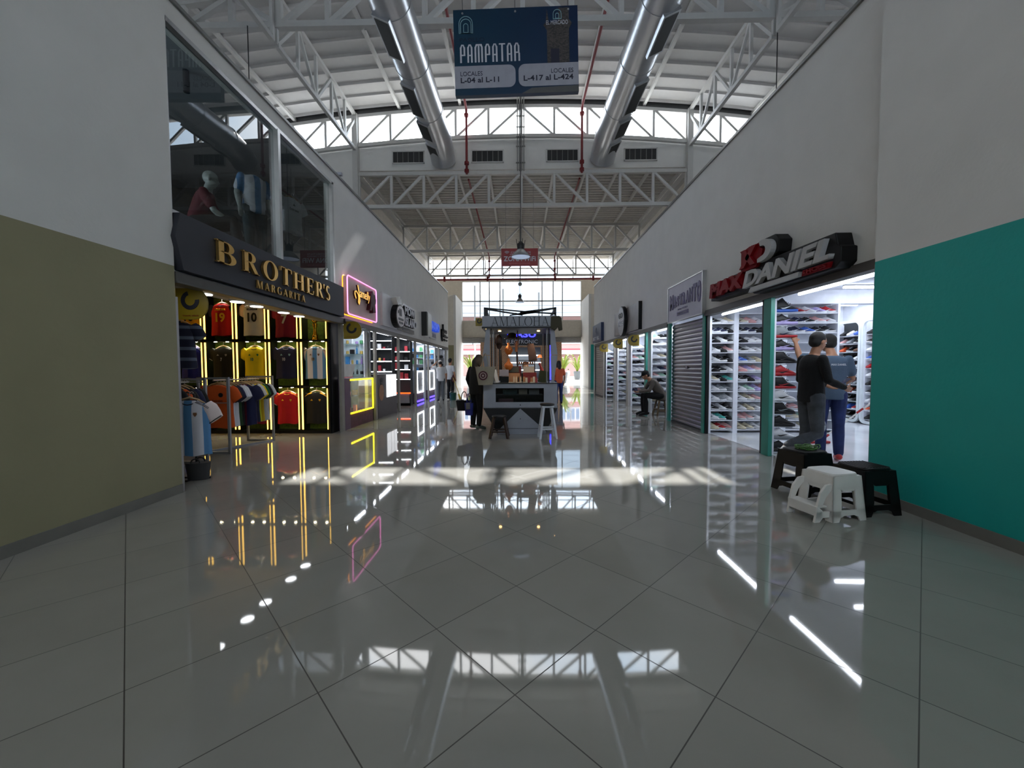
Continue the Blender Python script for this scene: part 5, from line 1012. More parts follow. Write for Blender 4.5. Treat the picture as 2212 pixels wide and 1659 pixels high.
# racks on the back wall of the shop
ZB2 = [.12+.189*k for k in range(11)]
FRM = mat('rounded white frame', rgb(214, 222, 224), .35)
def frame(lab, x, y0, y1):
    t = rack(lab, x, x+.28, y0, y1, ZB2, 'x', 2.3, SHELF, 1)
    P = [(y-(y0+y1)/2, z) for y, z in rr(y0-.07, y1+.07, .02, 2.36, .16)]; Q = [(y-(y0+y1)/2, z) for y, z in rr(y0-.01, y1+.01, .08, 2.30, .12)]; m = MB()
    for i in range(len(P)): j = (i+1) % len(P); m.prism([P[i], P[j], Q[j], Q[i]], lambda a, b, c: (-.19+c, a, b), .05)
    m.build('rounded_frame', FRM, t); MB().box(.10, .14, -(y1-y0)/2, (y1-y0)/2, .05, 2.33).build('back_panel', SHOPD if y0 > 9.1 else SHELF, t)
frame('round-cornered white shoe rack on the far wall of the shoe shop', 7.72, 9.18, 9.95); frame('second round-cornered rack next to the teal wall edge', 7.72, 8.40, 9.03)
cc = ['black', 'black', 'white', 'black', 'orange', 'red', 'grey', 'white', 'blue', 'pink', 'black', 'white', 'brown', 'black']
for r in range(11):
    for i in range(3): c = pick(cc, r*5+i*3); shoe(f"{c} shoe, {ORD[i]} from right on {ORD[10-r]} shelf of the far round-cornered rack", (7.95, 9.33+.2*i, ZB2[r]), R(188), c, 'white' if (r+i) % 2 else c, pick(kn, r+i), None, None, .95, 'shoes in the far round-cornered rack')
    for i in range(2): c = pick(cc, r*3+i*4+1); shoe(f"{c} shoe, {ORD[i]} from left on {ORD[10-r]} shelf of the rack next to the teal wall", (7.95, 8.96-.16*i, ZB2[r]), R(182), c, 'white' if (r+i) % 2 else c, pick(kn, r+i), None, None, .95, 'shoes in the rack next to the teal wall')
# far right shoe shops
bays = [(11.36, 3.76, 3, 'the shop behind the seated person', 12, .19), (13.3, 3.74, 3, 'the shop with the middle yellow sign', 11, .185), (15.1, 3.74, 3, 'the third far shoe shop', 11, .185), (17.0, 3.72, 2, 'the last shoe shop before the shutter', 11, .2)]
for bi, (y, x0, nn, wh, nr, sp_) in enumerate(bays):
    zs = [.10+.183*k for k in range(nr)]
    rack(f"white shoe rack in {wh}", x0, x0+sp_*nn+.12, y, y+.28, zs, 'y', 2.3)
    for r in range(nr):
        for i in range(nn):
            c = pick(['white', 'white', 'black', 'grey', 'white', 'black', 'navy', 'cream', 'white', 'pink', 'grey', 'white', 'mint'], r*7+i*3+bi*5); shoe(f"{c} sneaker, {ORD[i]} from left on {ORD[nr-1-r]} shelf in {wh}", (x0+.04+sp_*i, y+.22, zs[r]), R(-40), c, 'white', pick(kn, r+i), None, None, .96, f"sneakers in {wh}", 1 if bi == 0 else 0)
CB = [('green', (30, 150, 90)), ('yellow', (220, 210, 120)), ('orange', (220, 120, 60)), ('teal', (60, 180, 170))]
for i, (nm, c) in enumerate(CB): b = MB(); b.box(0, .16, 0, .11, 0, .1); b.build('shoe_box', mat('box '+nm, rgb(*c), .6), label=f"{nm} shoe box high on the shelf of the shop behind the seated person", cat='box', org=(0, 0, 0)).location = (4.46+(i % 2)*.0, 11.2, (1.0, 1.12, 2.12, 2.23)[i])
sd_ = E('box_shelf', 'small white side shelf with stacked boxes behind the seated person', 'shelf', (4.54, 11.25, 0))
for z in (.98, 2.1): MB().box(-.12, .12, -.08, .1, z, z+.018).build('shelf', SHELF, sd_)
MB().box(.1, .12, -.08, .1, 0, 2.3).build('side_panel', SHELF, sd_)
# tubes
TUB = mat('fluorescent tube', (1, 1, 1), .4, emi=(.80, .86, 1), es=9)
def tube(lab, p, q, e, n='ceiling_tube'):
    p, q = V(p), V(q); c = (p+q)/2; t = E(n, lab, 'tube light', tuple(c)); d = q-p; L = d.length
    MB().tube([p-c, q-c], .020, 10).build('glass_tube', TUB, t)
    MB().bar(p-c+V((0, 0, .032)), q-c+V((0, 0, .032)), .045, .02).build('fitting', WPL, t)
    ax = abs(d.x) > abs(d.y); area('tube_light', tuple(c-V((0, 0, .025))), L if ax else .04, .04 if ax else L, e, (.86, .92, 1)); return t
tube('bright ceiling tube just inside the left shoe shop window', (3.86, 6.1, 2.29), (3.86, 7.65, 2.29), 8)
tube('long bright ceiling tube over the shoe shop opening', (3.88, 4.38, 2.30), (3.88, 5.62, 2.30), 6)
for i, (y, x0, x1) in enumerate(((5.4, 5.4, 7.6), (6.6, 5.6, 7.8), (7.4, 5.9, 7.9), (8.3, 6.4, 7.9), (8.9, 6.4, 7.9), (9.5, 6.4, 7.9))): tube(f"ceiling tube crossing the shoe shop, {ORD[i]} from the entrance", (x0, y, 2.73), (x1, y, 2.73), 5.5)
struct('trim_52', MB().box(3.8, 8.0, 7.9, 8.1, 2.52, 2.78).box(3.8, 8.0, 6.0, 6.12, 2.6, 2.78), SHOPW)
for i in range(4): y0, y1 = ((9.8, 11.3), (11.65, 13.2), (13.5, 15.0), (15.3, 16.9))[i]; tube(f"ceiling tube inside {bays[i][3]}", (3.9, y0, 2.3), (3.9, y1, 2.3), 10); tube(f"deeper ceiling tube inside {bays[i][3]}", (5.2, y0+.2, 2.6), (5.2, y1-.2, 2.6), 6)
# mop in the shoe shop
mp = E('mop', 'white-handled mop with a red flat head on the shoe shop floor', 'mop', (5.05, 6.75, 0)); MB().tube([(0, 0, .05), (.42, -.35, .62), (.55, -.45, .82)], .012, 8).build('handle', WPL, mp); MB().box(-.16, .16, -.05, .05, .01, .05).build('mop_head', RSH, mp, bev=.01); MB().tube([(-.0, 0, .04), (.1, -.08, .17)], .02, 8).build('joint', RSH, mp); MB().tube([(.36, -.3, .55), (.42, -.35, .63)], .017, 8).build('grip_band', RSH, mp)
# ================================================================== stools
def pstool(lab, loc, rz, wt, wb, h, m, top_detail=None, arch=False, d=1.):
    t = E('plastic_stool', lab, 'stool', loc, rz)
    def hw(z): return (wb+(wt-wb)*z/h)/2
    m0 = MB(); 
    prof = [(hw(h)*.98, h-.035), (hw(h)*1.0, h-.012), (hw(h)*.96, h)]
    rings = [[V((r*(abs(cos(a))**.45)*(1 if cos(a) > 0 else -1), r*d*(abs(sin(a))**.45)*(1 if sin(a) > 0 else -1), z)) for a in [2*pi*(k+.5)/28 for k in range(28)]] for r, z in prof]
    m0.loft(rings, sm=False); m0.build('seat', m, t)
    if top_detail:
        g = MB()
        for i in range(9): x = -wt*.40+wt*.8*i/8; g.bar((x, -wt*.4*d, h+.002), (x, wt*.4*d, h+.002), .010, .006)
        g.build('ribbed_top', m, t)
    for k in range(4):
        A = Matrix.Rotation(k*pi/2, 3, 'Z'); fx, fy = (1, d) if k % 2 == 0 else (d, 1)
        def fn(u, z, c, A=A, fx=fx, fy=fy): r = hw(z); q = A @ V((u*r*fx, -(r-c)*fy, z)); return q
        g = MB(); g.prism([(-1, h*.70), (1, h*.70), (1, h-.02), (-1, h-.02)], fn, .012); g.prism([(-1, h*.10), (-.45, h*.10), (-.3, h*.13), (.3, h*.13), (.45, h*.10), (1, h*.10), (1, h*.24), (-1, h*.24)], fn, .012)
        g.prism([(-.55, h*.70), (-.35, h*.64), (.35, h*.64), (.55, h*.70), (.55, h*.72), (-.55, h*.72)], fn, .0125); g.build('side_skirt', m, t)
        g = MB(); g.prism([(-1, 0), (-.62, 0), (-.52, h*.1), (-.46, h*.3), (-.46, h*.64), (-.55, h*.72), (-1, h*.72)], fn, .012);
        A2 = Matrix.Rotation(k*pi/2-pi/2, 3, 'Z')
        def fn2(u, z, c, fx=fy, fy=fx): r = hw(z); return A2 @ V((u*r*fx, -(r-c)*fy, z))
        g.prism([(.62, 0), (1, 0), (1, h*.72), (.55, h*.72), (.46, h*.64), (.46, h*.3), (.52, h*.1)], fn2, .012); g.build('leg', m, t)
    if arch:   # curved grab hoop with a low step on one side
        for q in (-1, 1):
            g = MB(); pts = [(-hw(h*.78)-.0, h*.80), (-hw(h*.7)-.05, h*.78), (-hw(.5*h)-.10, h*.62), (-hw(.3*h)-.125, h*.35), (-hw(0)-.13, .03)]; P = pts+[(x+.04, z-.02 if z > .1 else z) for x, z in pts[::-1]]
            for i in range(len(pts)-1): g.prism([pts[i], pts[i+1], (pts[i+1][0]+.05, pts[i+1][1]-(.04 if i < 2 else 0)), (pts[i][0]+.05, pts[i][1]-.04)], lambda a, b, c, q=q: (a, q*(wb*.40-c)*d, b), .02)
            g.build('hoop', m, t)
        for q in (-1, 1): g = MB(); g.prism([(-hw(0)-.14, 0), (-hw(0)-.09, 0), (-hw(0)-.06, .035), (-hw(0)+.03, .035), (-hw(0)+.03, .085), (-hw(0)-.12, .085)], lambda a, b, c, q=q: (a, q*(wb*.40-c)*d, b), .02); g.build('lower_rail', m, t)
        g = MB(); g.box(-hw(0)-.125, -hw(0)-.105, -wb*.40*d, wb*.40*d, .05, .13); g.box(-hw(0)-.125, -hw(0)-.02, -wb*.40*d, wb*.40*d, .12, .135); g.build('step', m, t, bev=.006)
    return t
pstool('white plastic stool with a curved hoop, nearest the viewer', (2.73, 3.50, 0), R(12), .285, .345, .395, WPL, None, True)
pstool('black plastic stool carrying a tangle of green cord', (2.95, 4.14, 0), R(10), .31, .40, .445, BLK)
pstool('black plastic stool with ribbed top against the teal wall', (3.12, 3.63, 0), R(8), .30, .37, .41, BLK, True)
gc = MB(); rnd = random.Random(4)
for i in range(9): c0 = V((rnd.uniform(-.09, .09), rnd.uniform(-.05, .05), .012)); gc.tube([c0+V((.07*cos(a)+rnd.uniform(-.01, .01), .04*sin(a), .016*sin(2*a+i)+.012)) for a in [2*pi*k/12 for k in range(13)]], .006, 5)
o = gc.build('green_cord', mat('green cord', rgb(70, 110, 50), .7), label='tangle of green cord lying on the black stool', cat='cord', org=(0, 0, 0)); o.location = (2.97, 4.12, .447)
def wstool(lab, x, y, h, m, seatm, cushion=None, wt=.28, wb=.36, rz=0, rnd_=True):
    t = E('wooden_stool', lab, 'stool', (x, y, 0), rz)
    if rnd_: MB().lathe([(wt/2*.9, h-.035), (wt/2, h-.025), (wt/2, h-.005), (wt/2*.9, h)], 24).build('seat', seatm, t)
    else: MB().box(-wt/2, wt/2, -wt/2, wt/2, h-.03, h).build('seat', seatm, t, bev=.005)
    if cushion: MB().lathe([(wt/2*1.1, h), (wt/2*1.25, h+.015), (wt/2*1.2, h+.04), (.02, h+.05)], 24).build('cushion', cushion, t)
    for sx in (-1, 1):
        for sy in (-1, 1): MB().bar((sx*wb/2, sy*wb/2, 0), (sx*wt*.34, sy*wt*.34, h-.03), .038).build('leg', m, t)
    for z in (h*.3,):
        k = wb/2+(wt*.34-wb/2)*z/h
        for s in (-1, 1): MB().bar((-k, s*k, z), (k, s*k, z), .028).build('rung', m, t); MB().bar((s*k, -k, z+.05), (s*k, k, z+.05), .028).build('rung', m, t)
    return t
DWD = mat('dark brown wood', rgb(52, 33, 24), .5); WWD = mat('white painted wood', rgb(206, 208, 214), .5); LTH = mat('black leather', rgb(20, 20, 22), .35)
wstool('low dark wooden stool with black seat in front of the kiosk', -.37, 7.38, .41, DWD, LTH, None, .27, .33)
wstool('tall white wooden stool with black cushion before the kiosk', .52, 7.32, .60, WWD, WWD, LTH, .22, .30, R(5), False)
wstool('wooden stool under the seated person', 3.84, 10.74, .44, mat('worn wood', rgb(110, 92, 70), .6), DWD, None, .3, .36)
# ================================================================== kiosk
KX, KY = .025, 7.75
kc = mat('kiosk white', rgb(150, 152, 160), .45); kb = mat('kiosk black', rgb(18, 18, 20), .5)
K = E('market_kiosk', 'black and white kiosk with a lettered header standing mid corridor', 'kiosk', (KX, KY, 0))
MB().prism([(-.45, 0), (.48, 0), (.725, .51), (-.725, .51)], lambda a, b, c: (a, c, b), 1.3).build('base', kb, K)
MB().prism([(-.45, .0), (.50, .0), (.50, .055), (.0, .50), (-.45, .055)], lambda a, b, c: (a, -.012-c*0+c, b), .011).build('triangle_panel', kc, K); MB().box(-.45, .5, -.016, -.010, .105, .112).build('panel_seam', DARK, K); MB().lathe([(.01, 0), (.01, .006)], 8, (0, -.02, .3), ax='y').build('lock', DARK, K)
m = MB(); m.box(-.72, -.48, 0, .03, .515, .985).box(.46, .72, 0, .03, .515, .985).box(-.48, .46, 0, .03, .90, .985).box(-.48, .46, 0, .03, .515, .625); m.box(-.72, -.69, .03, 1.3, .515, .985).box(.69, .72, .03, 1.3, .515, .985).box(-.72, .72, 1.27, 1.3, .515, .985); m.box(-.72, .72, 0, 1.3, .505, .52)
m.build('counter_front', kc, K); MB().box(-.735, .735, -.015, 1.315, .985, 1.0).build('counter_top', kb, K)
MB().add([(-.48, .012, .625), (.46, .012, .625), (.46, .012, .90), (-.48, .012, .90)], [(0, 1, 2, 3)]).build('drawer_glass', glassmat('case glass', (.6, .64, .66), .6, .03), K)
MB().box(-.69, .69, .4, .42, .53, .98).build('drawer_back', kb, K); MB().box(-.47, .45, .04, .4, .755, .765).build('drawer_shelf', DARK, K); MB().lathe([(.012, 0), (.012, .01)], 8, (0, -.008, .57), ax='y').build('drawer_lock', DARK, K)
for x in (-.56, -.52, .52, .56):
    for y in (.05, 1.25): MB().box(x-.012, x+.012, y-.012, y+.012, 1.0, 2.08).build('post', kb if abs(x) > .54 else GREYM, K)
for sx in (-1, 1):
    m = MB(); m.prism([(sx*.59, 2.08), (sx*.66, 2.08), (sx*.73, 1.55), (sx*.59, 1.55)], lambda a, b, c: (a, .03+c, b), .02); m.build('side_panel', kc, K)
    m = MB(); m.prism([(sx*.59, 1.535), (sx*.73, 1.535), (sx*.655, 1.01), (sx*.61, 1.01)], lambda a, b, c: (a, .03+c, b), .02); m.build('side_panel', kc, K)
m = MB(); m.box(-.73, .71, -.03, .0, 2.09, 2.295).box(-.73, -.70, 0, 1.3, 2.09, 2.295).box(.68, .71, 0, 1.3, 2.09, 2.295).box(-.73, .71, 1.3, 1.33, 2.09, 2.295); m.build('header', kc, K); MB().box(-.74, .72, -.035, 1.335, 2.06, 2.09).build('header_edge', kb, K)
serif('AMALOHA', K, BKL, (-.56, -.032, 2.10), X_, Z_, .175, 1.12, .006, .085, .025, .06)
for y in (-.02, 1.3):
    m = MB()
    def bm_(a, b, w1, w2): m.prism([(a[0], a[1]), (b[0], b[1]), (b[0], b[1]+w2), (a[0], a[1]+w1)], lambda p, q, r: (p, y+r, q), .03)
    bm_((-.70, 2.30), (-.62, 2.30), .16, .16); bm_((-.70, 2.44), (.15, 2.36), .025, .025); bm_((-.62, 2.41), (.05, 2.30), .03, .03); bm_((.0, 2.31), (.70, 2.43), .07, .03); bm_((.15, 2.36), (.70, 2.32), .025, .03); bm_((.66, 2.30), (.70, 2.30), .16, .16); bm_((-.2, 2.30), (.3, 2.35), .02, .05)
    m.build('roof_lattice', kb, K)
for x in (-.70, .67): MB().box(x, x+.03, 0, 1.3, 2.42, 2.455).build('roof_side_beam', kb, K)
WARM = mat('warm lens', (1, 1, 1), .4, emi=rgb(255, 205, 130), es=14)
for x, y in ((-.64, .06), (.655, .06), (-.42, .5), (.38, .5)):
    MB().lathe([(.028, 0), (.028, .02)], 12, (x, y, 2.045)).build('down_light', WARM, K); spot('kiosk_spot', (KX+x, KY+y, 2.03), 9 if y < .1 else 26, (1, .78, .52), 100)
# goods on and in the kiosk
LEA = mat('tan leather', rgb(176, 98, 44), .5, bump=.2); ORL = mat('orange leather', rgb(206, 112, 40), .5); DBR = mat('dark brown leather', rgb(52, 32, 24), .5); CRM = mat('cream card', rgb(214, 196, 168), .6); KRF = mat('kraft card', rgb(190, 130, 84), .7); REDB = mat('red lacquer', rgb(140, 36, 30), .5)
def item(name, lab, cat, x, y, z, mb, m, rz=0, rx=0, bev=0, group=None):
    o = mb.build(name, m, label=lab, cat=cat, bev=bev, org=(0, 0, 0), group=group); o.location = (x, y, z); o.rotation_euler = (rx, 0, rz); return o
def bx3(w, d, h): return MB().box(-w/2, w/2, -d/2, d/2, 0, h)
def busts(lab, x, z):
    t = E('necklace_bust', lab, 'jewellery bust', (x, 8.18, z)); MB().lathe([(.02, .25), (.028, .24), (.026, .19), (.085, .12), (.09, .085), (.05, .02), (.02, 0)], 16).build('bust', ORL, t); MB().tube([(.09*cos(a), -.075-.02*sin(a), .17-.07*sin(a)) for a in [pi*k/10 for k in range(11)]], .004, 5).build('necklace', LEA, t)
    MB().box(-.012, .012, .06, .5, .2, .22).build('bracket', kb, t)
busts('upper orange leather necklace bust on the left inside the kiosk', -.21, 1.56); busts('lower orange leather necklace bust on the left inside the kiosk', -.21, 1.24)
item('leather_strap', 'long dark brown leather strap hanging in the middle of the kiosk', 'strap', -.03, 8.25, 1.28, MB().tube([(0, 0, .78), (.02, 0, .6), (-.01, 0, .35), (0, 0, .1), (.01, 0, 0)], [.03, .045, .05, .055, .02], 10, flat=.4), DBR)
item('leather_bag', 'pale tan leather bag hanging beside the dark strap', 'bag', -.05, 8.12, 1.62, MB().tube([(0, 0, .22), (0, 0, .14), (0, 0, 0)], [.02, .05, .055], 12, flat=.5).tube([(-.04, 0, .14), (0, 0, .44), (.04, 0, .14)], .006, 5), LEA)
item('sun_hat', 'wide black hat hanging under the kiosk roof', 'hat', -.14, 8.3, 1.90, MB().lathe([(.17, 0), (.1, .02), (.09, .09), (.05, .12), (.01, .125)], 20), BLKF)
item('sun_hat', 'brown felt hat hanging at the upper left of the kiosk', 'hat', -.40, 8.1, 1.72, MB().ball((0, 0, .1), (.07, .04, .15), 14, 10).lathe([(.13, .06), (.1, .065), (.02, .07)], 18), DBR)
item('leather_jacket', 'dark brown triangular cloth hanging at the upper right inside the kiosk', 'garment', .26, 8.35, 1.44, MB().prism([(-.09, .36), (.05, .36), (.13, 0), (-.05, -.02)], lambda a, b, c: (a, c, b), .03), DBR)
item('dark_dress', 'dark cloth garment hanging at the left inside the kiosk', 'garment', -.38, 8.35, 1.05, MB().tube([(0, 0, 0), (0, 0, .3), (0, 0, .62)], [.07, .06, .03], 10, flat=.5), BLKF)
ks = E('display_rack', 'small brown wooden tiered rack in the kiosk', 'rack', (.15, 8.35, 1.0))
for z in (.28, .36, .44): MB().box(-.18, .18, -.05, .05, z, z+.014).build('shelf', DWD, ks)
for x in (-.18, .18): MB().box(x-.01, x+.01, -.06, .06, 0, .5).build('side', DWD, ks)
for i in range(7): item('bracelet_roll', f"small brown bracelet roll, {ORD[i]} from left on the wooden rack", 'jewellery', .01+.046*i, 8.35, 1.376+.0, MB().lathe([(.016, 0), (.018, .02), (.016, .045)], 10), LEA, group='bracelet rolls on the wooden rack')
item('gift_box', 'cream gift box with a small bow print at the kiosk centre', 'box', .20, 8.15, 1.20, bx3(.22, .12, .12), CRM); item('gift_box', 'red patterned box under the cream gift box', 'box', .22, 8.12, 1.0, bx3(.27, .16, .2), REDB)
item('card_board', 'kraft card display with orange flower prints', 'display card', -.10, 8.05, 1.0, bx3(.24, .02, .19), KRF, 0, R(-12)); item('gift_box', 'red box standing behind the kraft card display', 'box', -.08, 8.28, 1.0, bx3(.26, .1, .33), REDB); item('gift_box', 'dark olive box lid leaning on the red box', 'box', -.10, 8.2, 1.2, bx3(.2, .02, .12), mat('olive box', rgb(80, 72, 52), .6), 0, R(-10))
item('earring_card', 'grey card with hanging earrings above a black box', 'display card', -.30, 8.02, 1.13, bx3(.19, .02, .13), mat('grey card', rgb(150, 140, 144), .6), 0, R(-8)); item('jewel_box', 'square black box on the kiosk counter', 'box', -.29, 8.02, 1.0, bx3(.17, .1, .12), BLK)
for i in range(2): item('jewellery_card', f"{('outer', 'inner')[i]} slanted white earring panel at the left end of the counter", 'display card', -.53+.10*i, 7.98, 1.0, bx3(.07, .02, .27), WPL, R(0), R(-12)).rotation_euler[1] = R(-14)
item('ring_board', 'dark green slanted board with rings at the right end of the counter', 'display card', .47, 7.95, 1.0, bx3(.19, .02, .24), mat('dark green felt', rgb(42, 48, 26), .9), 0, R(-15)).rotation_euler[1] = R(10)
for i in range(4): item('perfume_bottle', f"slim pale bottle, {ORD[i]} from left in the counter row", 'bottle', -.10+.045*i, 7.93, 1.0, MB().lathe([(.013, 0), (.013, .1), (.006, .11), (.006, .13)], 10), CRM if i != 2 else BLK, group='slim bottles on the kiosk counter')
for i in range(6): item('trinket_card', f"small trinket card, {ORD[i]} from left in the right counter row", 'display card', .10+.05*i, 7.93, 1.0, bx3(.042, .01, .12-.02*(i % 2)), (KRF, CRM, REDB)[i % 3], R(10*(i % 3)-10), R(-10), group='trinket cards on the kiosk counter')
for i in range(4): item('soap_bar', f"flat pale packet lying at the counter edge, {ORD[i]} from left", 'packet', -.16+.14*i, 7.84, 1.0, bx3(.09, .05, .016), CRM, R(8*i), group='flat packets at the kiosk counter edge')
item('cloth_doll', 'small orange-brown figure hanging at the right inside the kiosk', 'ornament', .42, 8.1, 1.20, MB().tube([(0, 0, .2), (.0, 0, .17), (.01, 0, .14), (.03, 0, .1), (.05, 0, 0)], [.012, .03, .018, .03, .05], 10), REDB); item('small_hat', 'round orange hat hanging at the right inside the kiosk', 'hat', .43, 8.2, 1.50, MB().lathe([(.06, 0), (.045, .008), (.04, .05), (.02, .065)], 14), LEA)
item('clutch_bag', 'grey clutch with black clasp behind the kiosk drawer glass', 'bag', .30, 7.95, .766, bx3(.2, .1, .10), mat('grey fabric', rgb(120, 120, 118), .9), 0, 0, .01); item('clutch_bag', 'beige clutch in the middle of the kiosk drawer', 'bag', .08, 7.95, .766, bx3(.17, .1, .10), CAN, 0, 0, .01); item('clutch_bag', 'green patterned pouch at the left of the kiosk drawer', 'bag', -.18, 7.95, .766, bx3(.28, .1, .10), mat('green pouch', rgb(54, 72, 70), .9), 0, 0, .01)
item('clutch_bag', 'dusky pink cloth folded low in the kiosk drawer', 'cloth', -.26, 7.95, .52, bx3(.3, .14, .16), mat('dusky pink', rgb(96, 68, 72), .9), 0, 0, .02); item('clutch_bag', 'black bag low in the kiosk drawer', 'bag', .06, 7.95, .52, bx3(.24, .14, .17), BLKF, 0, 0, .02)
item('hanging_cloth', 'dark olive cloth bag hanging from the right corner of the kiosk header', 'bag', .72, 7.69, 1.98, MB().prism([(-.11, .08), (-.1, .30), (.06, .31), (.1, .27), (.12, .04), (.05, .02), (.03, .1), (-.02, .03)], lambda a, b, c: (a, c, b), .05), mat('olive cloth', rgb(70, 66, 52), .95), bev=.01)
# electronics stand farther down the corridor
S2 = E('electronics_stand', 'electronics stand with blue neon letters seen through the kiosk', 'kiosk', (.25, 13.0, 0)); NEB = mat('blue neon', rgb(60, 60, 255), .4, emi=rgb(40, 40, 255), es=5)
MB().box(-.9, .8, 0, .06, 2.02, 2.56).build('header', kb, S2); txt('CASU', S2, NEB, (-.62, -.01, 2.28), X_, Z_, .2, .92, .02, bold=.02); txt('ELECTRONIC', S2, WT, (-.66, -.01, 2.08), X_, Z_, .12, 1.02, .02)
MB().box(-.9, .8, .02, 1.2, 0, .9).build('counter', kb, S2)
for x in (-.88, .78): MB().box(x-.02, x+.02, 0, .04, .9, 2.02).build('post', NEB if x > 0 else kb, S2)
for z in (1.2, 1.45, 1.7): MB().box(-.6, .5, .5, .8, z, z+.03).build('lit_shelf', mat('lit shelf edge', (1, 1, 1), .4, emi=(.9, .95, 1), es=2.5), S2)
MB().box(-.6, .5, .8, .84, .9, 2.0).build('back_board', SHOPD, S2)
# ================================================================== left shops
NYE = mat('yellow neon', rgb(255, 240, 40), .4, emi=rgb(255, 240, 20), es=4); ORN = mat('orange neon', rgb(255, 90, 40), .4, emi=rgb(255, 70, 20), es=4); LEDW = mat('white led', (1, 1, 1), .4, emi=(.9, .96, 1), es=7); PLB = mat('violet neon', rgb(80, 60, 255), .4, emi=rgb(70, 50, 255), es=4)
PURP = mat('dusty purple panel', rgb(112, 88, 108), .6)
c1 = E('display_counter', 'cosmetics counter framed in yellow neon below the pink neon sign', 'counter', (-3.95, 8.95, 0))
MB().box(-.25, .33, -.75, -.48, 0, 1.08).build('side_cabinet', PURP, c1); MB().box(-.25, .32, -.48, .85, 0, .31).build('plinth', mat('plum striped', rgb(92, 50, 62), .6, var=.4, scale=8), c1)
MB().box(-.25, -.22, -.48, .85, .31, 1.06).build('back', SHOPD, c1); MB().box(-.25, .33, -.48, .85, 1.06, 1.08).build('top', ALU, c1); MB().box(-.2, .3, -.45, .83, .68, .69).build('glass_shelf', glassmat('shelf glass', (.8, .9, .88), .5, .05), c1)
m = MB(); m.box(.32, .34, -.48, .85, 1.03, 1.06).box(.32, .34, -.48, .85, .31, .34).box(.32, .34, .82, .85, .34, 1.03); m.build('neon_frame', NYE, c1)
MB().add([(.325, -.48, .34), (.325, .82, .34), (.325, .82, 1.03), (.325, -.48, 1.03)], [(0, 1, 2, 3)]).build('front_glass', GL, c1)
MB().prism([(8.1-8.95, 1.12), (8.1-8.95, 1.385), (8.8-8.95, 1.385), (8.62-8.95, 1.12)], lambda a, b, c: (.30+c, a, b), .02).build('price_board', WPL, c1)
CL = [('pink', (214, 130, 140)), ('red', (170, 50, 60)), ('blue', (70, 140, 200)), ('white', (224, 224, 228)), ('lilac', (150, 120, 180)), ('green', (80, 150, 100)), ('gold', (200, 170, 90)), ('black', (30, 30, 34))]
for nm, c in CL: mat('pack '+nm, rgb(*c), .5, var=.15, scale=20)
def wares(where, grp, x0, x1, y, zs, n, hmax, kinds=('box', 'bottle', 'jar'), seed=0, cols=CL):
    rnd = random.Random(seed); i = 0
    for a, z in enumerate(zs):
        for q in range(n):
            nm, c = rnd.choice(cols); kd = rnd.choice(kinds); w = (x1-x0)/n*rnd.uniform(.55, .85); h = hmax*rnd.uniform(.5, 1); x = x0+(q+.5)*(x1-x0)/n
            if kd == 'box': mb = bx3(w, .07, h)
            elif kd == 'bottle': mb = MB().lathe([(w*.3, 0), (w*.3, h*.65), (w*.12, h*.75), (w*.12, h)], 10)
            else: mb = MB().lathe([(w*.4, 0), (w*.42, h*.3), (w*.4, h*.5), (w*.3, h*.55)], 12)
            item('product_'+kd, f"{nm} {kd}, {ORD[q]} from left on shelf {ORD[len(zs)-1-a]} {where}", kd, x, y, z, mb, MT['pack '+nm], 0, group=grp)
def unit(lab, x0, x1, y0, y1, zs, m, led=None, backm=None, sides=True, top=2.2, cat='shelf unit'):
    t = E('shelf_unit', lab, cat, ((x0+x1)/2, (y0+y1)/2, 0)); cx, cy = (x0+x1)/2, (y0+y1)/2
    for z in zs:
        MB().box(x0-cx, x1-cx, y0-cy, y1-cy, z-.014, z).build('shelf', m, t)
        if led: MB().box(x0-cx, x1-cx, y0-cy-.012, y0-cy-.001, z-.018, z+.004).build('light_strip', led, t)
    MB().box(x0-cx, x1-cx, y1-cy-.01, y1-cy+.005, 0, top).build('back_panel', backm or m, t)
    if sides:
        for x in (x0, x1): MB().box(x-cx-.012, x-cx+.012, y0-cy, y1-cy, 0, top).build('side_panel', backm or m, t)
    return t
SHG = glassmat('shelf glass', (.8, .9, .88), .5, .05)
unit('glass shelves of cosmetics behind the yellow neon counter', -4.35, -3.80, 9.72, 9.93, [1.15, 1.4, 1.65, 1.9, 2.12], MT['shelf glass'], None, SHOPW)
wares('behind the yellow neon counter', 'cosmetics on the glass shelves', -4.30, -3.84, 9.82, [1.15, 1.4, 1.65, 1.9], 4, .2, seed=3)
wares('inside the yellow neon counter', 'cosmetics inside the neon counter', -4.1, -3.72, 9.1, [.31, .69], 3, .2, seed=5)
item('machine', 'pink beauty machine on the counter beside the white price board', 'machine', -3.95, 9.05, 1.08, MB().box(-.1, .1, -.12, .12, 0, .06).box(-.1, -.02, -.1, .1, .06, .3).box(-.1, .1, -.1, .1, .22, .3), MT['pack pink'])
bt2 = E('candy_machine', 'red candy machine at the near side of the cosmetics shop', 'machine', (-3.95, 8.42, 1.40)); MB().box(-.09, .09, -.09, .09, 0, .07).build('base', REDB, bt2); MB().lathe([(.06, .07), (.08, .14), (.08, .26), (.06, .33)], 14).build('globe', MT['pack red'], bt2); MB().box(-.09, .09, -.09, .09, .33, .39).build('lid', REDB, bt2)
MB().box(-.13, .13, -.13, .13, -.32, 0).build('stand', PURP, bt2)
c2 = E('display_counter', 'charcoal counter with a pineapple picture and a lit white case', 'counter', (-3.95, 11.0, 0)); ctr = mat('charcoal counter', rgb(60, 60, 66), .5)
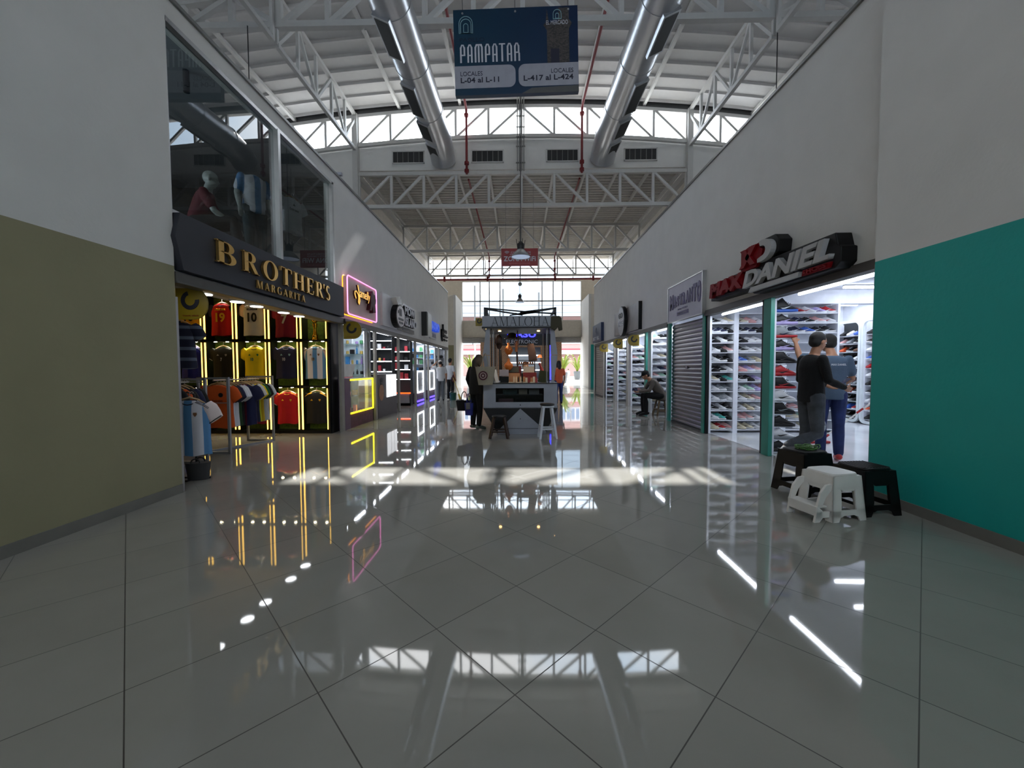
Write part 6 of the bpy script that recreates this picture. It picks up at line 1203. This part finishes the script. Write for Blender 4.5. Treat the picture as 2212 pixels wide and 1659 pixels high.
MB().box(-.3, .32, -.82, .75, 0, 1.14).build('cabinet', ctr, c2); MB().box(.32, .34, -.17, .65, .5, 1.12).build('lit_case', mat('lit white case', (1, 1, 1), .4, emi=(.95, .97, 1), es=.9), c2)
for y in (.1, .38): MB().box(.341, .346, y, y+.012, .5, 1.12).build('case_post', ALU, c2)
MB().prism([(-.57+.18*cos(R(a)), .66+.22*sin(R(a))) for a in range(0, 360, 15)], lambda a, b, c: (.321+c, a, b), .006).build('pineapple_picture', mat('pineapple tan', rgb(170, 124, 92), .6, var=.15, scale=20), c2)
m = MB(); [m.prism([(-.57+a*.3-.03, .86), (-.57+a*.3+.03, .86), (-.57+a, 1.05-abs(a)*.3)], lambda p, q, r: (.321+r, p, q), .006) for a in (-.12, -.05, .02, .1)]; m.build('pineapple_leaves', kb, c2)
unit('black shelves with glowing white edges above the charcoal counter', -4.35, -3.72, 11.6, 11.88, [1.2, 1.5, 1.86, 2.1], kb, LEDW, SHOPD); DKC = [c for c in CL if c[0] in ('black', 'white', 'gold', 'red')]
wares('above the charcoal counter', 'goods above the charcoal counter', -4.3, -3.78, 11.7, [1.2, 1.5, 1.86], 4, .2, ('box', 'jar'), 8, DKC)
unit('dark shelf unit with orange neon base beyond the charcoal counter', -4.35, -3.72, 13.55, 13.84, [.45, .92, 1.25, 1.55, 1.86], kb, LEDW, SHOPD)
MB().box(-4.33, -3.7, 13.50, 13.52, .43, .46).build('neon_strip', ORN, label='orange neon strip on the low shelf edge of the dark shelf unit', cat='neon light'); wares('of the dark unit with orange neon', 'goods in the dark shelf unit', -4.3, -3.78, 13.65, [.92, 1.25, 1.55, 1.86], 3, .24, ('box',), 9, DKC)
item('white_box', 'plain pale box below the orange neon strip', 'box', -3.98, 13.62, .1, bx3(.45, .2, .3), SHOPG)
for i, y0 in enumerate((14.0, 16.0)):
    t = E('display_case', f"brightly lit glass display case with violet base, {('near', 'far')[i]} one of two", 'display case', (-3.95, y0+1.0, 0))
    MB().box(-.25, .22, -.5, .45, .37, 1.2).build('lit_cabinet', mat('case panel', rgb(190, 196, 206), .4), t); MB().box(-.25, .22, -.5, .45, .02, .34).build('base', PURP, t); MB().box(.2, .24, -.5, .45, .04, .1).build('base_light', PLB, t)
    m = MB(); m.box(.22, .24, -.5, -.45, .37, 1.2).box(.22, .24, .40, .45, .37, 1.2).box(.22, .24, -.45, .40, 1.16, 1.2).box(.22, .24, -.45, .40, .37, .41); m.build('light_frame', LEDW, t)
    for z in (.62, .88): MB().box(.221, .235, -.45, .4, z, z+.012).build('shelf_edge', ALU, t)
    wares(f"over the {('near', 'far')[i]} lit case", f"phone goods in the {('near', 'far')[i]} phone shop", -4.3, -3.78, y0+1.72, [1.2, 1.45, 1.7, 1.95], 3, .2, ('box',), 20+i, [c for c in CL if c[0] in ('white', 'blue', 'green', 'black')])
    unit(f"white shelf unit of the {('near', 'far')[i]} phone shop", -4.35, -3.74, y0+1.6, y0+1.86, [1.2, 1.45, 1.7, 1.95], SHELF, None, SHOPW)
unit('grey shelf unit with dark caps at the corridor end', -4.4, -3.74, 19.9, 20.15, [.6, 1.0, 1.4, 1.8], SHOPG, None, SHOPG)
for i in range(4):
    for q in range(2): item('cap', f"dark cap, {('left', 'right')[q]} one on shelf {ORD[3-i]} at the corridor end", 'cap', -4.22+.3*q, 20.0, .6+.4*i, MB().ball((0, 0, .06), (.11, .12, .09), 12, 8).box(-.07, .07, -.2, -.08, .02, .035), cN.name and BLKF, group='caps at the corridor end')
for i, (y0, y1, e) in enumerate(((8.4, 9.7, 7), (10.2, 11.7, 6), (12.2, 13.6, 5), (14.2, 15.7, 9), (16.2, 17.7, 9), (18.2, 19.8, 5))): tube(f"ceiling tube inside the {ORD[i]} small shop after the shirt shop", (-3.84, y0, 2.27), (-3.84, y1, 2.27), e)
# bucket and mop by the far pair
bk = E('bucket', 'dark green bucket on the floor beside the far pair', 'bucket', (-2.66, 16.0, 0)); MB().lathe([(.11, 0), (.14, .28), (.145, .3)], 16).build('pail', mat('green plastic', rgb(20, 74, 64), .5), bk); MB().tube([(.14*cos(a), 0, .3+.06*sin(a)) for a in [pi*k/8 for k in range(9)]], .006, 5).build('handle', ALU, bk)
m2 = E('mop', 'yellow mop leaning beside the green bucket', 'mop', (-2.35, 15.9, 0)); MB().tube([(0, 0, .1), (-.3, .1, .9)], .014, 6).build('handle', mat('yellow broom', rgb(200, 170, 70), .6), m2); MB().box(-.14, .14, -.05, .05, 0, .03).build('mop_head', GREYM, m2); MB().tube([(0, 0, .03), (-.08, .03, .25)], [.05, .03], 8).build('mop_strands', MT['yellow broom'], m2)

for px, py, sd in ((540, 70, 'left'), (1675, 60, 'right')):
    p = at(px, py, Y=10.45); MB().tube([(p.x, 10.36, 10.0), (p.x, 10.36, 5.08)], .012, 6).build('hanging_cable', DARK, label=f'thin dark cable hanging straight down from the cross truss above the {sd} wall', cat='cable')
p = at(735, 376, X=-3.6); sn = E('wall_sensor', 'small grey sensor on top of the left wall just past the big window', 'sensor', (-3.68, p.y, 5.14)); MB().box(-.03, .03, -.03, .03, 0, .05).build('base', GREYM, sn); MB().box(-.03, .12, -.035, .035, .05, .11).build('housing', SG, sn, bev=.01)
